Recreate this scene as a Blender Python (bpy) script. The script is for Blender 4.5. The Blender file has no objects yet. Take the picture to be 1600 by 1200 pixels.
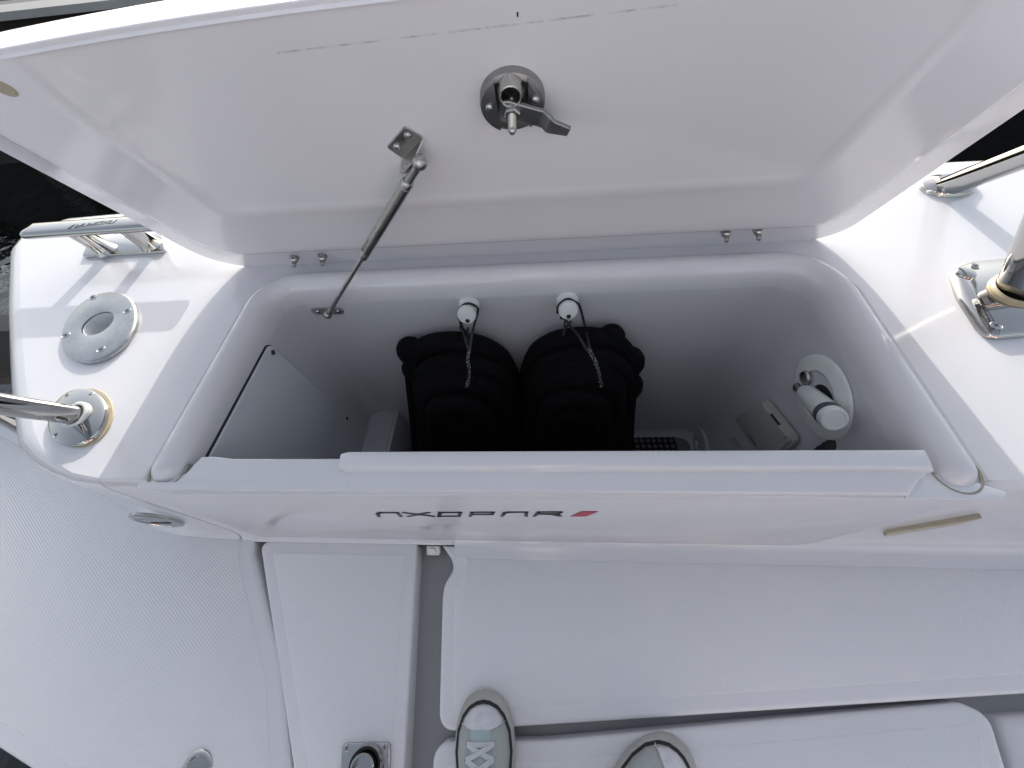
import bpy, bmesh, math, random
from mathutils import Vector as V, Matrix as M
from math import sin, cos, pi, radians
random.seed(7)
S = bpy.context.scene
COL = S.collection

# ------------------------------------------------------------------ camera
RX = V((0.9964, -0.0190, -0.0826)); RY = V((0.0301, -0.8382, 0.5445)); RZ = V((-0.0796, -0.5450, -0.8347))
F = 590.0; CAMP = V((0, 0, 1.0))
cd = bpy.data.cameras.new('camera'); cam = bpy.data.objects.new('camera', cd); COL.objects.link(cam)
cd.sensor_width = 36; cd.lens = F/1600*36; cd.clip_start = 0.01; cd.clip_end = 500
_r = V((RX[0], RY[0], RZ[0])).normalized(); _b = -V((RX[2], RY[2], RZ[2])).normalized(); _u = _b.cross(_r)
cam.matrix_world = M(((_r[0], _u[0], _b[0], 0), (_r[1], _u[1], _b[1], 0), (_r[2], _u[2], _b[2], 1.0), (0, 0, 0, 1)))
S.camera = cam
# ------------------------------------------------------------------ sky, sun, exposure
SUN_EL, SUN_AZ = radians(17.5), radians(-4.0)          # azimuth from +Y, positive towards +X
w = bpy.data.worlds.new('World'); S.world = w; w.use_nodes = True
nt = w.node_tree; nt.nodes.clear()
sky = nt.nodes.new('ShaderNodeTexSky'); sky.sky_type = 'NISHITA'; sky.sun_disc = False
sky.sun_elevation = SUN_EL; sky.sun_rotation = SUN_AZ; sky.dust_density = 3.0; sky.air_density = 1.0
hs = nt.nodes.new('ShaderNodeHueSaturation'); hs.inputs['Saturation'].default_value = 0.5
bg = nt.nodes.new('ShaderNodeBackground'); bg.inputs['Strength'].default_value = 0.15
ow = nt.nodes.new('ShaderNodeOutputWorld')
nt.links.new(sky.outputs[0], hs.inputs['Color']); nt.links.new(hs.outputs[0], bg.inputs[0]); nt.links.new(bg.outputs[0], ow.inputs[0])
ld = bpy.data.lights.new('sun', 'SUN'); sun = bpy.data.objects.new('sun', ld); COL.objects.link(sun)
ld.energy = 2.0; ld.angle = radians(0.5); ld.color = (1.0, 0.96, 0.9)
sd = V((sin(SUN_AZ)*cos(SUN_EL), cos(SUN_AZ)*cos(SUN_EL), sin(SUN_EL)))
sun.rotation_euler = sd.to_track_quat('Z', 'Y').to_euler()
S.view_settings.view_transform = 'Standard'; S.view_settings.look = 'None'
S.view_settings.exposure = 1.05; S.view_settings.gamma = 1.0; S.view_settings.use_curve_mapping = False

# ------------------------------------------------------------------ measuring helpers
def ray(px, py):
    c = V((px-800, py-600, F)); return V((RX.dot(c), RY.dot(c), RZ.dot(c)))
def hit(px, py, p0, n):
    r = ray(px, py); return CAMP + r*((p0-CAMP).dot(n)/r.dot(n))
def az(px, py, z): return hit(px, py, V((0, 0, z)), V((0, 0, 1)))
def ay(px, py, y): return hit(px, py, V((0, y, 0)), V((0, 1, 0)))
def ax(px, py, x): return hit(px, py, V((x, 0, 0)), V((1, 0, 0)))

# ------------------------------------------------------------------ materials
def mat(name, col, rough=.4, metal=0, spec=.5, coat=0, bump=None, bscale=200, bstr=.1, var=0, vscale=6, bdist=.001, specks=0):
    m = bpy.data.materials.new(name); m.use_nodes = True
    n = m.node_tree.nodes; l = m.node_tree.links; b = n['Principled BSDF']
    b.inputs['Base Color'].default_value = (*col, 1); b.inputs['Roughness'].default_value = rough
    b.inputs['Metallic'].default_value = metal; b.inputs['Specular IOR Level'].default_value = spec
    b.inputs['Coat Weight'].default_value = coat; b.inputs['Coat Roughness'].default_value = .05
    tc = n.new('ShaderNodeTexCoord')
    if var:
        t = n.new('ShaderNodeTexNoise'); t.inputs['Scale'].default_value = vscale; t.inputs['Detail'].default_value = 6
        l.new(tc.outputs['Object'], t.inputs['Vector'])
        mx = n.new('ShaderNodeMix'); mx.data_type = 'RGBA'
        mx.inputs[6].default_value = (*[c*(1-var) for c in col], 1); mx.inputs[7].default_value = (*[min(1, c*(1+var*.5)) for c in col], 1)
        l.new(t.outputs[0], mx.inputs[0]); l.new(mx.outputs[2], b.inputs['Base Color'])
        mr = n.new('ShaderNodeMapRange'); mr.inputs[3].default_value = max(0, rough-.35*rough); mr.inputs[4].default_value = rough*1.35
        l.new(t.outputs[0], mr.inputs[0]); l.new(mr.outputs[0], b.inputs['Roughness'])
    if specks:
        vt = n.new('ShaderNodeTexVoronoi'); vt.inputs['Scale'].default_value = specks; l.new(tc.outputs['Object'], vt.inputs['Vector'])
        lt_ = n.new('ShaderNodeMath'); lt_.operation = 'LESS_THAN'; lt_.inputs[1].default_value = .0014*specks; l.new(vt.outputs['Distance'], lt_.inputs[0])
        sp_ = n.new('ShaderNodeSeparateColor'); l.new(vt.outputs['Color'], sp_.inputs[0])
        gt_ = n.new('ShaderNodeMath'); gt_.operation = 'GREATER_THAN'; gt_.inputs[1].default_value = .80; l.new(sp_.outputs[0], gt_.inputs[0])
        mu_ = n.new('ShaderNodeMath'); mu_.operation = 'MULTIPLY'; l.new(lt_.outputs[0], mu_.inputs[0]); l.new(gt_.outputs[0], mu_.inputs[1])
        m3 = n.new('ShaderNodeMix'); m3.data_type = 'RGBA'; m3.inputs[7].default_value = (.10, .09, .08, 1)
        if b.inputs['Base Color'].is_linked: l.new(b.inputs['Base Color'].links[0].from_socket, m3.inputs[6])
        else: m3.inputs[6].default_value = (*col, 1)
        l.new(mu_.outputs[0], m3.inputs[0]); l.new(m3.outputs[2], b.inputs['Base Color'])
    if bump == 'noise':
        t = n.new('ShaderNodeTexNoise'); t.inputs['Scale'].default_value = bscale; t.inputs['Detail'].default_value = 3
        l.new(tc.outputs['Object'], t.inputs['Vector']); h = t.outputs[0]
    elif bump == 'weave':
        wv = []
        for ang in (radians(33), radians(33+90)):
            mp = n.new('ShaderNodeMapping'); mp.inputs['Rotation'].default_value = (0, 0, ang)
            t = n.new('ShaderNodeTexWave'); t.inputs['Scale'].default_value = bscale; t.inputs['Distortion'].default_value = .6
            t.inputs['Detail Scale'].default_value = 40
            l.new(tc.outputs['Object'], mp.inputs[0]); l.new(mp.outputs[0], t.inputs['Vector']); wv.append(t.outputs['Fac'])
        a = n.new('ShaderNodeMath'); a.operation = 'MULTIPLY'; l.new(wv[0], a.inputs[0]); l.new(wv[1], a.inputs[1]); h = a.outputs[0]
    if bump:
        bp = n.new('ShaderNodeBump'); bp.inputs['Strength'].default_value = bstr; bp.inputs['Distance'].default_value = bdist
        l.new(h, bp.inputs['Height']); l.new(bp.outputs[0], b.inputs['Normal'])
    return m
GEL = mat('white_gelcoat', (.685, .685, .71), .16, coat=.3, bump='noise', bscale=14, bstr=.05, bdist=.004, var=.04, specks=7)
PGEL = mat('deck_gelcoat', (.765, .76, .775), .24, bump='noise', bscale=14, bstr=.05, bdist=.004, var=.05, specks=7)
TUBM = mat('shaded_locker_gelcoat', (.57, .57, .595), .28, bump='noise', bscale=30, bstr=.05, bdist=.003)  # rim gelcoat in a darker copy, so the locker falls into shade
NON = mat('nonskid_gelcoat', (.79, .785, .80), .42, bump='weave', bscale=56, bstr=.42, var=.06, vscale=3, bdist=.0013, specks=9)
CHROME = mat('polished_steel', (.44, .435, .425), .07, 1, bump='noise', bscale=25, bstr=.03, bdist=.003)
STEEL = mat('satin_steel', (.52, .51, .49), .3, 1, bump='noise', bscale=150, bstr=.05, var=.15, vscale=40)
DSTEEL = mat('cast_steel', (.36, .36, .36), .42, 1, bump='noise', bscale=120, bstr=.06, var=.2, vscale=40)
WORN = mat('worn_steel', (.49, .495, .495), .29, 1, bump='noise', bscale=90, bstr=.06, var=.3, vscale=35)
DARK = mat('dark_gap', (.015, .015, .015), .7)  # near-black; discs of it paint the shade inside holes
RUBBER = mat('black_rubber', (.012, .012, .012), .55, bump='noise', bscale=300, bstr=.2)
ROPE = mat('black_fleece', (.004, .004, .0045), .9, spec=.15, bump='noise', bscale=260, bstr=.5, var=.3, vscale=120, bdist=.004)
CORD = mat('black_cord', (.012, .012, .013), .7, bump='noise', bscale=900, bstr=.4)
FLECK = mat('flecked_cord', (.02, .02, .02), .7)
PLASTIC = mat('white_plastic', (.74, .76, .74), .3)
PANEL = mat('grey_white_panel', (.56, .59, .62), .42, bump='noise', bscale=400, bstr=.05)
GREYPL = mat('warm_grey_plastic', (.42, .41, .38), .4, bump='noise', bscale=500, bstr=.05)
TAN = mat('tan_sealant', (.45, .40, .30), .5)
YSEAL = mat('yellowed_sealant', (.50, .43, .29), .45, var=.3, vscale=60)
INK = mat('black_print', (.02, .02, .025), .35)
RED = mat('red_print', (.42, .02, .04), .35)
CANVAS = mat('grey_green_canvas', (.42, .445, .43), .85, bump='noise', bscale=700, bstr=.3, var=.15, vscale=30)
SOLE = mat('off_white_rubber', (.46, .45, .415), .55, bump='noise', bscale=350, bstr=.35, var=.25, vscale=45)
CAP = mat('white_toe_rubber', (.74, .74, .76), .4, var=.3, vscale=55)
LACE = mat('white_lace', (.62, .63, .65), .8, bump='noise', bscale=900, bstr=.4, var=.15, vscale=60)
BLKLINE = mat('black_stripe', (.01, .01, .012), .5)
JEANS = mat('light_trousers', (.42, .42, .42), .85)
JACKET = mat('white_shirt', (.70, .70, .70), .8)  # unseen shirt and trousers kept pale to bounce sun onto the lid
SKIN = mat('skin', (.5, .3, .22), .5)
HAIR = mat('brown_hair', (.05, .03, .02), .6)
DOCK = mat('weathered_dock', (.11, .115, .12), .7, bump='noise', bscale=20, bstr=.3, var=.4, vscale=8)
DOCKL = mat('pale_dock_edge', (.3, .3, .3), .6, var=.3, vscale=5)
FLECKW = mat('cord_fleck', (.28, .28, .25), .8)
GREEN = mat('sticker_print', (.06, .12, .07), .5)
STICK = mat('sticker_grey', (.35, .37, .33), .4)
# water: dark, glossy, with slow ripples
WATER = mat('dark_water', (.004, .005, .004), .06, spec=.5, bump='noise', bscale=5, bstr=.35, bdist=.05)
# lid underside: gelcoat with a smudged pencil-thin scuff line
LIDM = mat('lid_gelcoat', (.84, .835, .875), .15, coat=.25, bump='noise', bscale=9, bstr=.06, bdist=.004, var=.03)
def add_scuff(m):
    n = m.node_tree.nodes; l = m.node_tree.links; b = n['Principled BSDF']
    tc = n.new('ShaderNodeTexCoord'); sx = n.new('ShaderNodeSeparateXYZ'); l.new(tc.outputs['Object'], sx.inputs[0])
    def mth(op, a, bb=None, c=None):
        q = n.new('ShaderNodeMath'); q.operation = op
        for i, v in enumerate((a, bb, c)):
            if v is None: continue
            if isinstance(v, (int, float)): q.inputs[i].default_value = v
            else: l.new(v, q.inputs[i])
        return q.outputs[0]
    # line y = .4935 + .02*x  between x=-.29 and .12
    ln = mth('ADD', mth('MULTIPLY', sx.outputs[0], .021), .4925)
    dist = mth('ABSOLUTE', mth('SUBTRACT', sx.outputs[1], ln))
    mrr = n.new('ShaderNodeMapRange'); mrr.inputs[1].default_value = .0003; mrr.inputs[2].default_value = .0016; mrr.inputs[3].default_value = 1; mrr.inputs[4].default_value = 0; l.new(dist, mrr.inputs[0]); on = mrr.outputs[0]
    rng = mth('MULTIPLY', mth('GREATER_THAN', sx.outputs[0], -.29), mth('LESS_THAN', sx.outputs[0], .14))
    nz = n.new('ShaderNodeTexNoise'); nz.inputs['Scale'].default_value = 55; l.new(tc.outputs['Object'], nz.inputs['Vector'])
    mrk = n.new('ShaderNodeMapRange'); mrk.inputs[1].default_value = .42; mrk.inputs[2].default_value = .62; l.new(nz.outputs[0], mrk.inputs[0]); brk = mrk.outputs[0]
    fac = mth('MULTIPLY', mth('MULTIPLY', mth('MULTIPLY', on, rng), brk), .45)
    mx = n.new('ShaderNodeMix'); mx.data_type = 'RGBA'; mx.inputs[7].default_value = (.12, .12, .12, 1)
    src = b.inputs['Base Color'].links[0].from_socket
    l.new(src, mx.inputs[6]); l.new(fac, mx.inputs[0]); l.new(mx.outputs[2], b.inputs['Base Color'])
add_scuff(LIDM)

# ------------------------------------------------------------------ object helpers
I4 = M.Identity(4)
def frame(o, x, y=None, z=None):
    """matrix with origin o; give two of the axes (z first choice)"""
    if z is not None:
        z = V(z).normalized(); x = V(x); x = (x - z*x.dot(z)).normalized(); y = z.cross(x)
    else:
        x = V(x).normalized(); y = V(y); y = (y-x*x.dot(y)).normalized(); z = x.cross(y)
    return M(((x[0], y[0], z[0], o[0]), (x[1], y[1], z[1], o[1]), (x[2], y[2], z[2], o[2]), (0, 0, 0, 1)))
def anyx(z):
    z = V(z).normalized(); return V((1, 0, 0)) if abs(z.x) < .8 else V((0, 1, 0))
class MB:
    def __init__(s, T=None): s.v = []; s.f = []; s.T = T or I4
    def add(s, vs, fs, T=None):
        T = s.T @ (T or I4); b = len(s.v); s.v += [T @ V(p) for p in vs]; s.f += [tuple(i+b for i in f) for f in fs]; return s
    def loft(s, rings, closed=True, cap0=False, cap1=False, T=None):
        n = len(rings[0]); vs = [p for r in rings for p in r]; fs = []
        for i in range(len(rings)-1):
            for j in range(n if closed else n-1):
                k = (j+1) % n; fs.append((i*n+j, i*n+k, (i+1)*n+k, (i+1)*n+j))
        if cap0: fs.append(tuple(reversed(range(n))))
        if cap1: fs.append(tuple((len(rings)-1)*n+j for j in range(n)))
        return s.add(vs, fs, T)
    def lathe(s, prof, T=None, n=24, cap0=True, cap1=True):
        return s.loft([[(r*cos(2*pi*k/n), r*sin(2*pi*k/n), z) for k in range(n)] for r, z in prof], True, cap0, cap1, T)
    def tube(s, path, r, n=12, caps=True, T=None):
        path = [V(p) for p in path]; rings = []; rr = r if isinstance(r, (list, tuple)) else [r]*len(path)
        t0 = (path[1]-path[0]).normalized(); up = anyx(t0); up = (up-t0*up.dot(t0)).normalized()
        for i, p in enumerate(path):
            a = path[max(0, i-1)]; b = path[min(len(path)-1, i+1)]; t = (b-a).normalized()
            up = (up-t*up.dot(t)).normalized(); sd_ = t.cross(up)
            rings.append([p + (up*cos(2*pi*k/n)+sd_*sin(2*pi*k/n))*rr[i] for k in range(n)])
        return s.loft(rings, True, caps, caps, T)
    def prism(s, poly, z0, z1, T=None, bev=0):
        n = len(poly)
        if not bev:
            return s.loft([[(p[0], p[1], z0) for p in poly], [(p[0], p[1], z1) for p in poly]], True, True, True, T)
        ins = inset(poly, bev); ins2 = inset(poly, bev*.3)
        return s.loft([[(p[0], p[1], z0) for p in poly], [(p[0], p[1], z1-bev) for p in poly], [(p[0], p[1], z1-bev*.3) for p in ins2],
                       [(p[0], p[1], z1) for p in ins]], True, True, True, T)
    def box(s, c, d, T=None):
        x, y, z = c; a, b, e = d[0]/2, d[1]/2, d[2]/2
        return s.prism([(x-a, y-b), (x+a, y-b), (x+a, y+b), (x-a, y+b)], z-e, z+e, T)
    def ball(s, c, r, T=None, n=14, sc=(1, 1, 1)):
        rings = []
        for i in range(1, n//2):
            a = pi*i/(n//2); rings.append([(c[0]+r*sc[0]*sin(a)*cos(2*pi*k/n), c[1]+r*sc[1]*sin(a)*sin(2*pi*k/n), c[2]-r*sc[2]*cos(a)) for k in range(n)])
        return s.loft(rings, True, True, True, T)
    def torus(s, R, r, T=None, n=24, m=8):
        rings = [[((R+r*cos(2*pi*j/m))*cos(2*pi*i/n), (R+r*cos(2*pi*j/m))*sin(2*pi*i/n), r*sin(2*pi*j/m)) for j in range(m)] for i in range(n+1)]
        return s.loft(rings, True, False, False, T)
    def mesh(s, name, sharp=35):
        me = bpy.data.meshes.new(name); me.from_pydata([tuple(p) for p in s.v], [], s.f)
        bm = bmesh.new(); bm.from_mesh(me); bmesh.ops.remove_doubles(bm, verts=bm.verts, dist=1e-6)
        bmesh.ops.recalc_face_normals(bm, faces=bm.faces); bm.to_mesh(me); bm.free()
        me.shade_smooth(); me.set_sharp_from_angle(angle=radians(sharp)); return me
    def build(s, name, m, parent=None, sharp=35, mw=None, flip=False):
        me = s.mesh(name, sharp); me.materials.append(m)
        return place(name, me, parent, mw)
def place(name, me, parent=None, mw=None):
    o = bpy.data.objects.new(name, me); COL.objects.link(o)
    if parent:
        o.parent = parent; o.matrix_parent_inverse = MW[parent.name].inverted()
    if mw: o.matrix_basis = mw
    MW[o.name] = mw or I4
    return o
MW = {}
def inset(poly, d):
    n = len(poly); out = []
    area = sum(poly[i][0]*poly[(i+1) % n][1]-poly[(i+1) % n][0]*poly[i][1] for i in range(n)); sg = 1 if area > 0 else -1
    for i in range(n):
        p = V(poly[i][:2]); a = V(poly[i-1][:2]); b = V(poly[(i+1) % n][:2])
        e1 = (p-a).normalized(); e2 = (b-p).normalized()
        n1 = V((-e1.y, e1.x))*sg; n2 = V((-e2.y, e2.x))*sg; m = (n1+n2); 
        k = max(.35, m.length_squared/2); out.append(tuple(p + m/ (2*k) * d * (2 if True else 1) /1.0 if False else p + m*(d/max(.3, 1+n1.dot(n2)))))
    return out
def rpoly(pts, rads, seg=6):
    """round the corners of a polygon"""
    n = len(pts); out = []
    if not isinstance(rads, (list, tuple)): rads = [rads]*n
    for i in range(n):
        p = V(pts[i][:2]); a = V(pts[i-1][:2]); b = V(pts[(i+1) % n][:2]); r = rads[i]
        if r <= 0: out.append(tuple(p)); continue
        u = (a-p).normalized(); w_ = (b-p).normalized(); ang = u.angle(w_); t = min(r/math.tan(ang/2), .49*(a-p).length, .49*(b-p).length)
        r2 = t*math.tan(ang/2); c = p + (u+w_).normalized()*(r2/sin(ang/2)); s0 = p+u*t-c; s1 = p+w_*t-c
        a0 = math.atan2(s0.y, s0.x); a1 = math.atan2(s1.y, s1.x); da = (a1-a0+pi) % (2*pi)-pi
        for k in range(seg+1):
            q = a0+da*k/seg; out.append((c.x+r2*cos(q), c.y+r2*sin(q)))
    return out
def thing(name, label, cat, loc=(0, 0, 0), group=None, mw=None):
    o = bpy.data.objects.new(name, None); COL.objects.link(o); o.empty_display_size = .05
    o.matrix_basis = mw or M.Translation(V(loc)); MW[o.name] = o.matrix_basis.copy()
    o['label'] = label; o['category'] = cat
    if group: o['group'] = group
    return o
def tag(o, label, cat, group=None):
    o['label'] = label; o['category'] = cat
    if group: o['group'] = group
    return o
def kind(o, k): o['kind'] = k; return o

# shared screw meshes: countersunk cross-head and domed
def _cross(mb, r, z):
    for a in (0, pi/2):
        mb.add([(x*cos(a)-y*sin(a), x*sin(a)+y*cos(a), z) for x, y in ((-r, -r*.22), (r, -r*.22), (r, r*.22), (-r, r*.22))], [(0, 1, 2, 3)])
def screw_mesh(dome):
    b = MB()
    if dome: b.lathe([(1, -.3), (1, .05), (.85, .4), (.5, .62), (.02, .7)])
    else: b.lathe([(1.12, -.3), (1.12, .02), (1.0, .1), (.9, .02), (.5, .06), (.02, .07)])
    me = b.mesh('screw'); me.materials.append(STEEL if dome else WORN)
    me.materials.append(DARK)
    if not dome:
        c = MB(); _cross(c, .55, .12); k = c.mesh('x'); bm = bmesh.new(); bm.from_mesh(me); n0 = len(bm.faces); bm.from_mesh(k)
        bm.faces.ensure_lookup_table()
        for f in bm.faces[n0:]: f.material_index = 1
        bm.to_mesh(me); bm.free()
    return me
SCREW_C = screw_mesh(False); SCREW_D = screw_mesh(True)
SCREW_D.materials[0] = CHROME
SCREW_K = screw_mesh(True); SCREW_K.materials[0] = mat('blackened_screw', (.03, .03, .03), .45)
def screw(parent, p, nrm, r, dome=False, rot=.3):
    T = frame(V(p), anyx(nrm), z=nrm) @ M.Rotation(rot, 4, 'Z') @ M.Scale(r, 4)
    return place('screw', SCREW_D if dome else SCREW_C, parent, T)

# ================================================================== THE SETTING
ZG, ZB = .40, .4167
b = MB(); b.add([(-60, -60, -.75), (60, -60, -.75), (60, 60, -.75), (-60, 60, -.75)], [(0, 1, 2, 3)])
kind(b.build('water', WATER), 'structure')

# --- deck base (channel floor)
def deck_poly():
    return [(2.3, -1.7), (2.3, .22), (-1.02, .22), (-2.3, .70), (-2.3, -.115), (-1.19, -.218), (-1.0, -.268), (-.62, -.42), (-.62, -1.7)]
b = MB(); b.prism(deck_poly(), -.70, -.055)
deck = kind(b.build('deck', mat('grey_bilge_paint', (.32, .32, .325), .35, bump='noise', bscale=30, bstr=.05, var=.1), None), 'structure')
def rp_ring(poly, rads, d, seg=6):
    """inset the raw outline first, then round it: never self-intersects"""
    if not isinstance(rads, (list, tuple)): rads = [rads]*len(poly)
    q = inset(poly, d) if d else poly; n = len(poly); area = sum(poly[i][0]*poly[(i+1) % n][1]-poly[(i+1) % n][0]*poly[i][1] for i in range(n)); rr = []
    for i in range(n):
        p = V(poly[i][:2]); a = V(poly[i-1][:2]); c = V(poly[(i+1) % n][:2]); cr = (p-a).x*(c-p).y-(p-a).y*(c-p).x
        rr.append(0 if rads[i] <= 0 else (max(.0012, rads[i]-d) if cr*area > 0 else rads[i]+d))
    return rpoly(q, rr, seg)
def panel(poly, rads, z, name='deck_panel', th=.045, bev=.012, border=.03, m=NON):
    rings = [[(p[0], p[1], zz) for p in rp_ring(poly, rads, d)] for d, zz in ((0, z-th), (0, z-bev), (bev*.12, z-bev*.5), (bev*.45, z-bev*.13), (bev, z))]
    g = MB().loft(rings, True, False, True).build(name, m if m is GEL else PGEL, deck, 60)
    # textured tread field inside the smooth border, a little proud with its own edge
    MB().loft([[(p[0], p[1], zz) for p in rp_ring(poly, [max(r, .008) if r else 0 for r in (rads if isinstance(rads, (list, tuple)) else [rads]*len(poly))], d)] for d, zz in ((border, z-.002), (border, z+.0003), (border+.003, z+.0014))], True, False, True).build('tread', m, g)
    return g
# left deck: rises beside the step panel
panel([(-.775, .22), (-1.0, .22), (-2.25, .70), (-2.25, -.135), (-1.20, -.236), (-1.01, -.288), (-.58, -.46), (-.506, -.255), (-.594, -.08), (-.757, .145)], [0, 0, 0, 0, .06, .06, .02, .02, 0, .03], 0, border=.035)
panel([(-.752, .174), (-.7, .176), (-.328, .177), (-.258, -.46), (-.45, -.46), (-.498, -.258)], [.02, 0, .006, .01, .01, 0], -.002, th=.055, bev=.006, border=.028)
panel([(-.262, .172), (-.236, .142), (-.226, .12), (-.246, .085), (-.247, .06), (-.223, -.178), (.0, -.1575), (.9, -.075), (2.25, .05), (2.25, .172)], [0, .03, .03, .05, .03, .03, 0, 0, 0, 0], 0, th=.05, bev=.010, border=.03)
panel([(-.232, -.194), (0, -.181), (.79, -.092), (.83, -.108), (.795, -.26), (.76, -.9), (-.18, -.9)], [.03, 0, .03, .03, .1, .05, .05], -.006, th=.045, bev=.010, border=.03)
panel([(.85, -.112), (2.25, .02), (2.25, -.9), (.80, -.9), (.822, -.22)], [.02, 0, 0, 0, .05], -.012, th=.045, bev=.02, border=.05, m=GEL)
panel([(-.17, -.92), (2.25, -.92), (2.25, -1.65), (-.6, -1.65), (-.6, -.48), (-.26, -.48)], .02, -.004)
# white drain fitting at the head of the channel
d = MB(); d.prism(rpoly([(-.017, -.012), (.017, -.012), (.017, .012), (-.017, .012)], .004), 0, .016, bev=.003)
d.lathe([(.009, .016), (.009, .022), (.002, .022)], n=6)
o = d.build('drain_plug', PLASTIC, None, mw=frame(az(679, 857, -.03), (1, 0, 0), z=(0, -.5, .85)))
tag(o, 'small white plastic plug at the top end of the grey floor channel', 'drain plug')

# ================================================================== STORAGE BENCH (shell, rim, front, inner tub)
bench = thing('storage_bench', 'white gelcoat locker bench across the stern with its inside open to view', 'storage bench', (0, .45, 0))
NA = 10
def uloop(xl, xr, yf, yb, rl, rr, z, nl=14, nb=24, xl0=None, xr0=None):
    xl0 = xl if xl0 is None else xl0; xr0 = xr if xr0 is None else xr0; P = []
    for i in range(nl):
        t = i/nl; P.append((xl0+(xl-xl0)*t, yf+(yb-rl-yf)*t, z))
    for i in range(NA+1):
        a = pi-(pi/2)*i/NA; P.append((xl+rl+rl*cos(a), yb-rl+rl*sin(a), z))
    for i in range(1, nb):
        t = i/nb; P.append((xl+rl+(xr-rr-xl-rl)*t, yb, z))
    for i in range(NA+1):
        a = pi/2-(pi/2)*i/NA; P.append((xr-rr+rr*cos(a), yb-rr+rr*sin(a), z))
    for i in range(1, nl+1):
        t = i/nl; P.append((xr+(xr0-xr)*t, yb-rr+(yf-yb+rr)*t, z))
    return P
YF = .232
IN = dict(xl=-.640, xr=.583, yf=YF, yb=.668, rl=.055, rr=.075)
def off(d, z, yf=None, dip=0):
    return uloop(IN['xl']-d, IN['xr']+d, yf if yf is not None else YF, IN['yb']+d, IN['rl']+d, IN['rr']+d, z)
# --- bead (rounded rim round three sides, ending in round noses)
Rb = .031
def bead_ring_profile():
    pr = [(0, .345), (0, .372)]
    for i in range(0, 13):
        a = pi-pi*i/12; pr.append((Rb+Rb*cos(a), .378+.046*sin(a)**.9 if sin(a) > 0 else .378))
    pr.append((2*Rb+.004, .388)); return pr
prof = bead_ring_profile()
b = MB(); rings = [off(d, z, .222) for d, z in prof]; b.loft(rings, False)
for side in (0, -1):                                                     # nose domes
    pts = [r[side] for r in rings[1:-1]]; cx = (pts[0][0]+pts[-1][0])/2; nr = []
    for k in range(9):
        f = (pi/2)*k/8; c_ = max(cos(f), .02); nr.append([(cx+(p[0]-cx)*c_, .222-.034*sin(f), .366+(p[2]-.366)*c_) for p in pts])
    b.loft(nr, False)
b.build('rim_bead', GEL, bench, 50)
gs = mat('grimy_sealant', (.34, .32, .25), .6, var=.3, vscale=80)
for cx_n in (IN['xl']-Rb, IN['xr']+Rb):
    MB().tube([(cx_n+.0335*cos(a), .2215-.0365*sin(a), .4005) for a in [pi*k/14 for k in range(-1, 16)]], .0023, 8).build('sealant', gs, bench)
# --- top surface outside the bead: gutter flat and gunwale, then rounded over the hull side
def resample(pts, n):
    pts = [V(p) for p in pts]; L = [0]
    for i in range(1, len(pts)): L.append(L[-1]+(pts[i]-pts[i-1]).length)
    out = []
    for k in range(n):
        t = L[-1]*k/(n-1); i = 1
        while i < len(L)-1 and L[i] < t: i += 1
        u = (t-L[i-1])/max(1e-9, L[i]-L[i-1]); out.append(pts[i-1].lerp(pts[i], u))
    return out
r0 = off(2*Rb-.002, .390, .206); r1 = off(2*Rb+.012, .3985, .206); r2 = off(.13, .400, .206)
left_e = resample([(-.800, .206, ZG), (-.84, .209, ZG), (-.881, .222, ZG), (-.934, .245, ZG), (-.999, .292, ZG), (-1.118, .415, ZG), (-1.218, .525, ZG), (-1.373, .703, ZG), (-1.56, .93, ZG)], 14+NA//2)
back_e = resample([(-1.585, .99, ZG), (-1.54, 1.03, ZG), (-.8, 1.065, ZG), (0, 1.07, ZG), (.7, 1.06, ZG), (1.04, 1.046, ZG), (1.6, 1.03, ZG), (2.0, .98, ZG)], len(r0)-2*(14+NA//2))
right_e = resample([(2.1, .9, ZG), (2.1, .3, ZG), (2.05, .21, ZG), (1.4, .206, ZG), (.74, .206, ZG)], 14+NA//2)
edge = left_e+back_e+right_e
assert len(edge) == len(r0), (len(edge), len(r0))
def outnormal(i):
    a = edge[max(0, i-1)]; c = edge[min(len(edge)-1, i+1)]; t = (c-a); n = V((-t.y, t.x, 0)); return n.normalized()
cen = [(edge[i], outnormal(i)) for i in range(len(edge))]
def outring(d, z):
    res = []
    for i, (p, n) in enumerate(cen):
        # the front parts drop straight to the deck, the outer sides flare
        fl = min(1, max(.0, (p.y-.206)/.10)) if p.x < 0 else (0 if p.y < .25 else 1)
        dd = d*(.22+.78*fl); q = p+n*dd; res.append((q.x, q.y, z))
    return res
b = MB(); rr_ = [r0, r1, r2, [(p.x, p.y, p.z) for p in [e.lerp(V(q), .08) for e, q in zip(edge, r2)]]]
PRF = ((0, .400), (.012, .3985), (.026, .394), (.040, .386), (.050, .374), (.056, .355), (.060, .28), (.066, .16), (.074, .06), (.086, .024), (.11, .006), (.15, -.003), (.15, -.80))
rr_ += [outring(d, z) for d, z in PRF]
b.loft(rr_, False); b.build('bench_top', GEL, bench, 60)
b = MB(); b.box((-1.90, .76, .095), (.84, .07, .29)); b.build('sun_blocker', RUBBER, bench)  # added black block that keeps the low sun off the left deck
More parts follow.
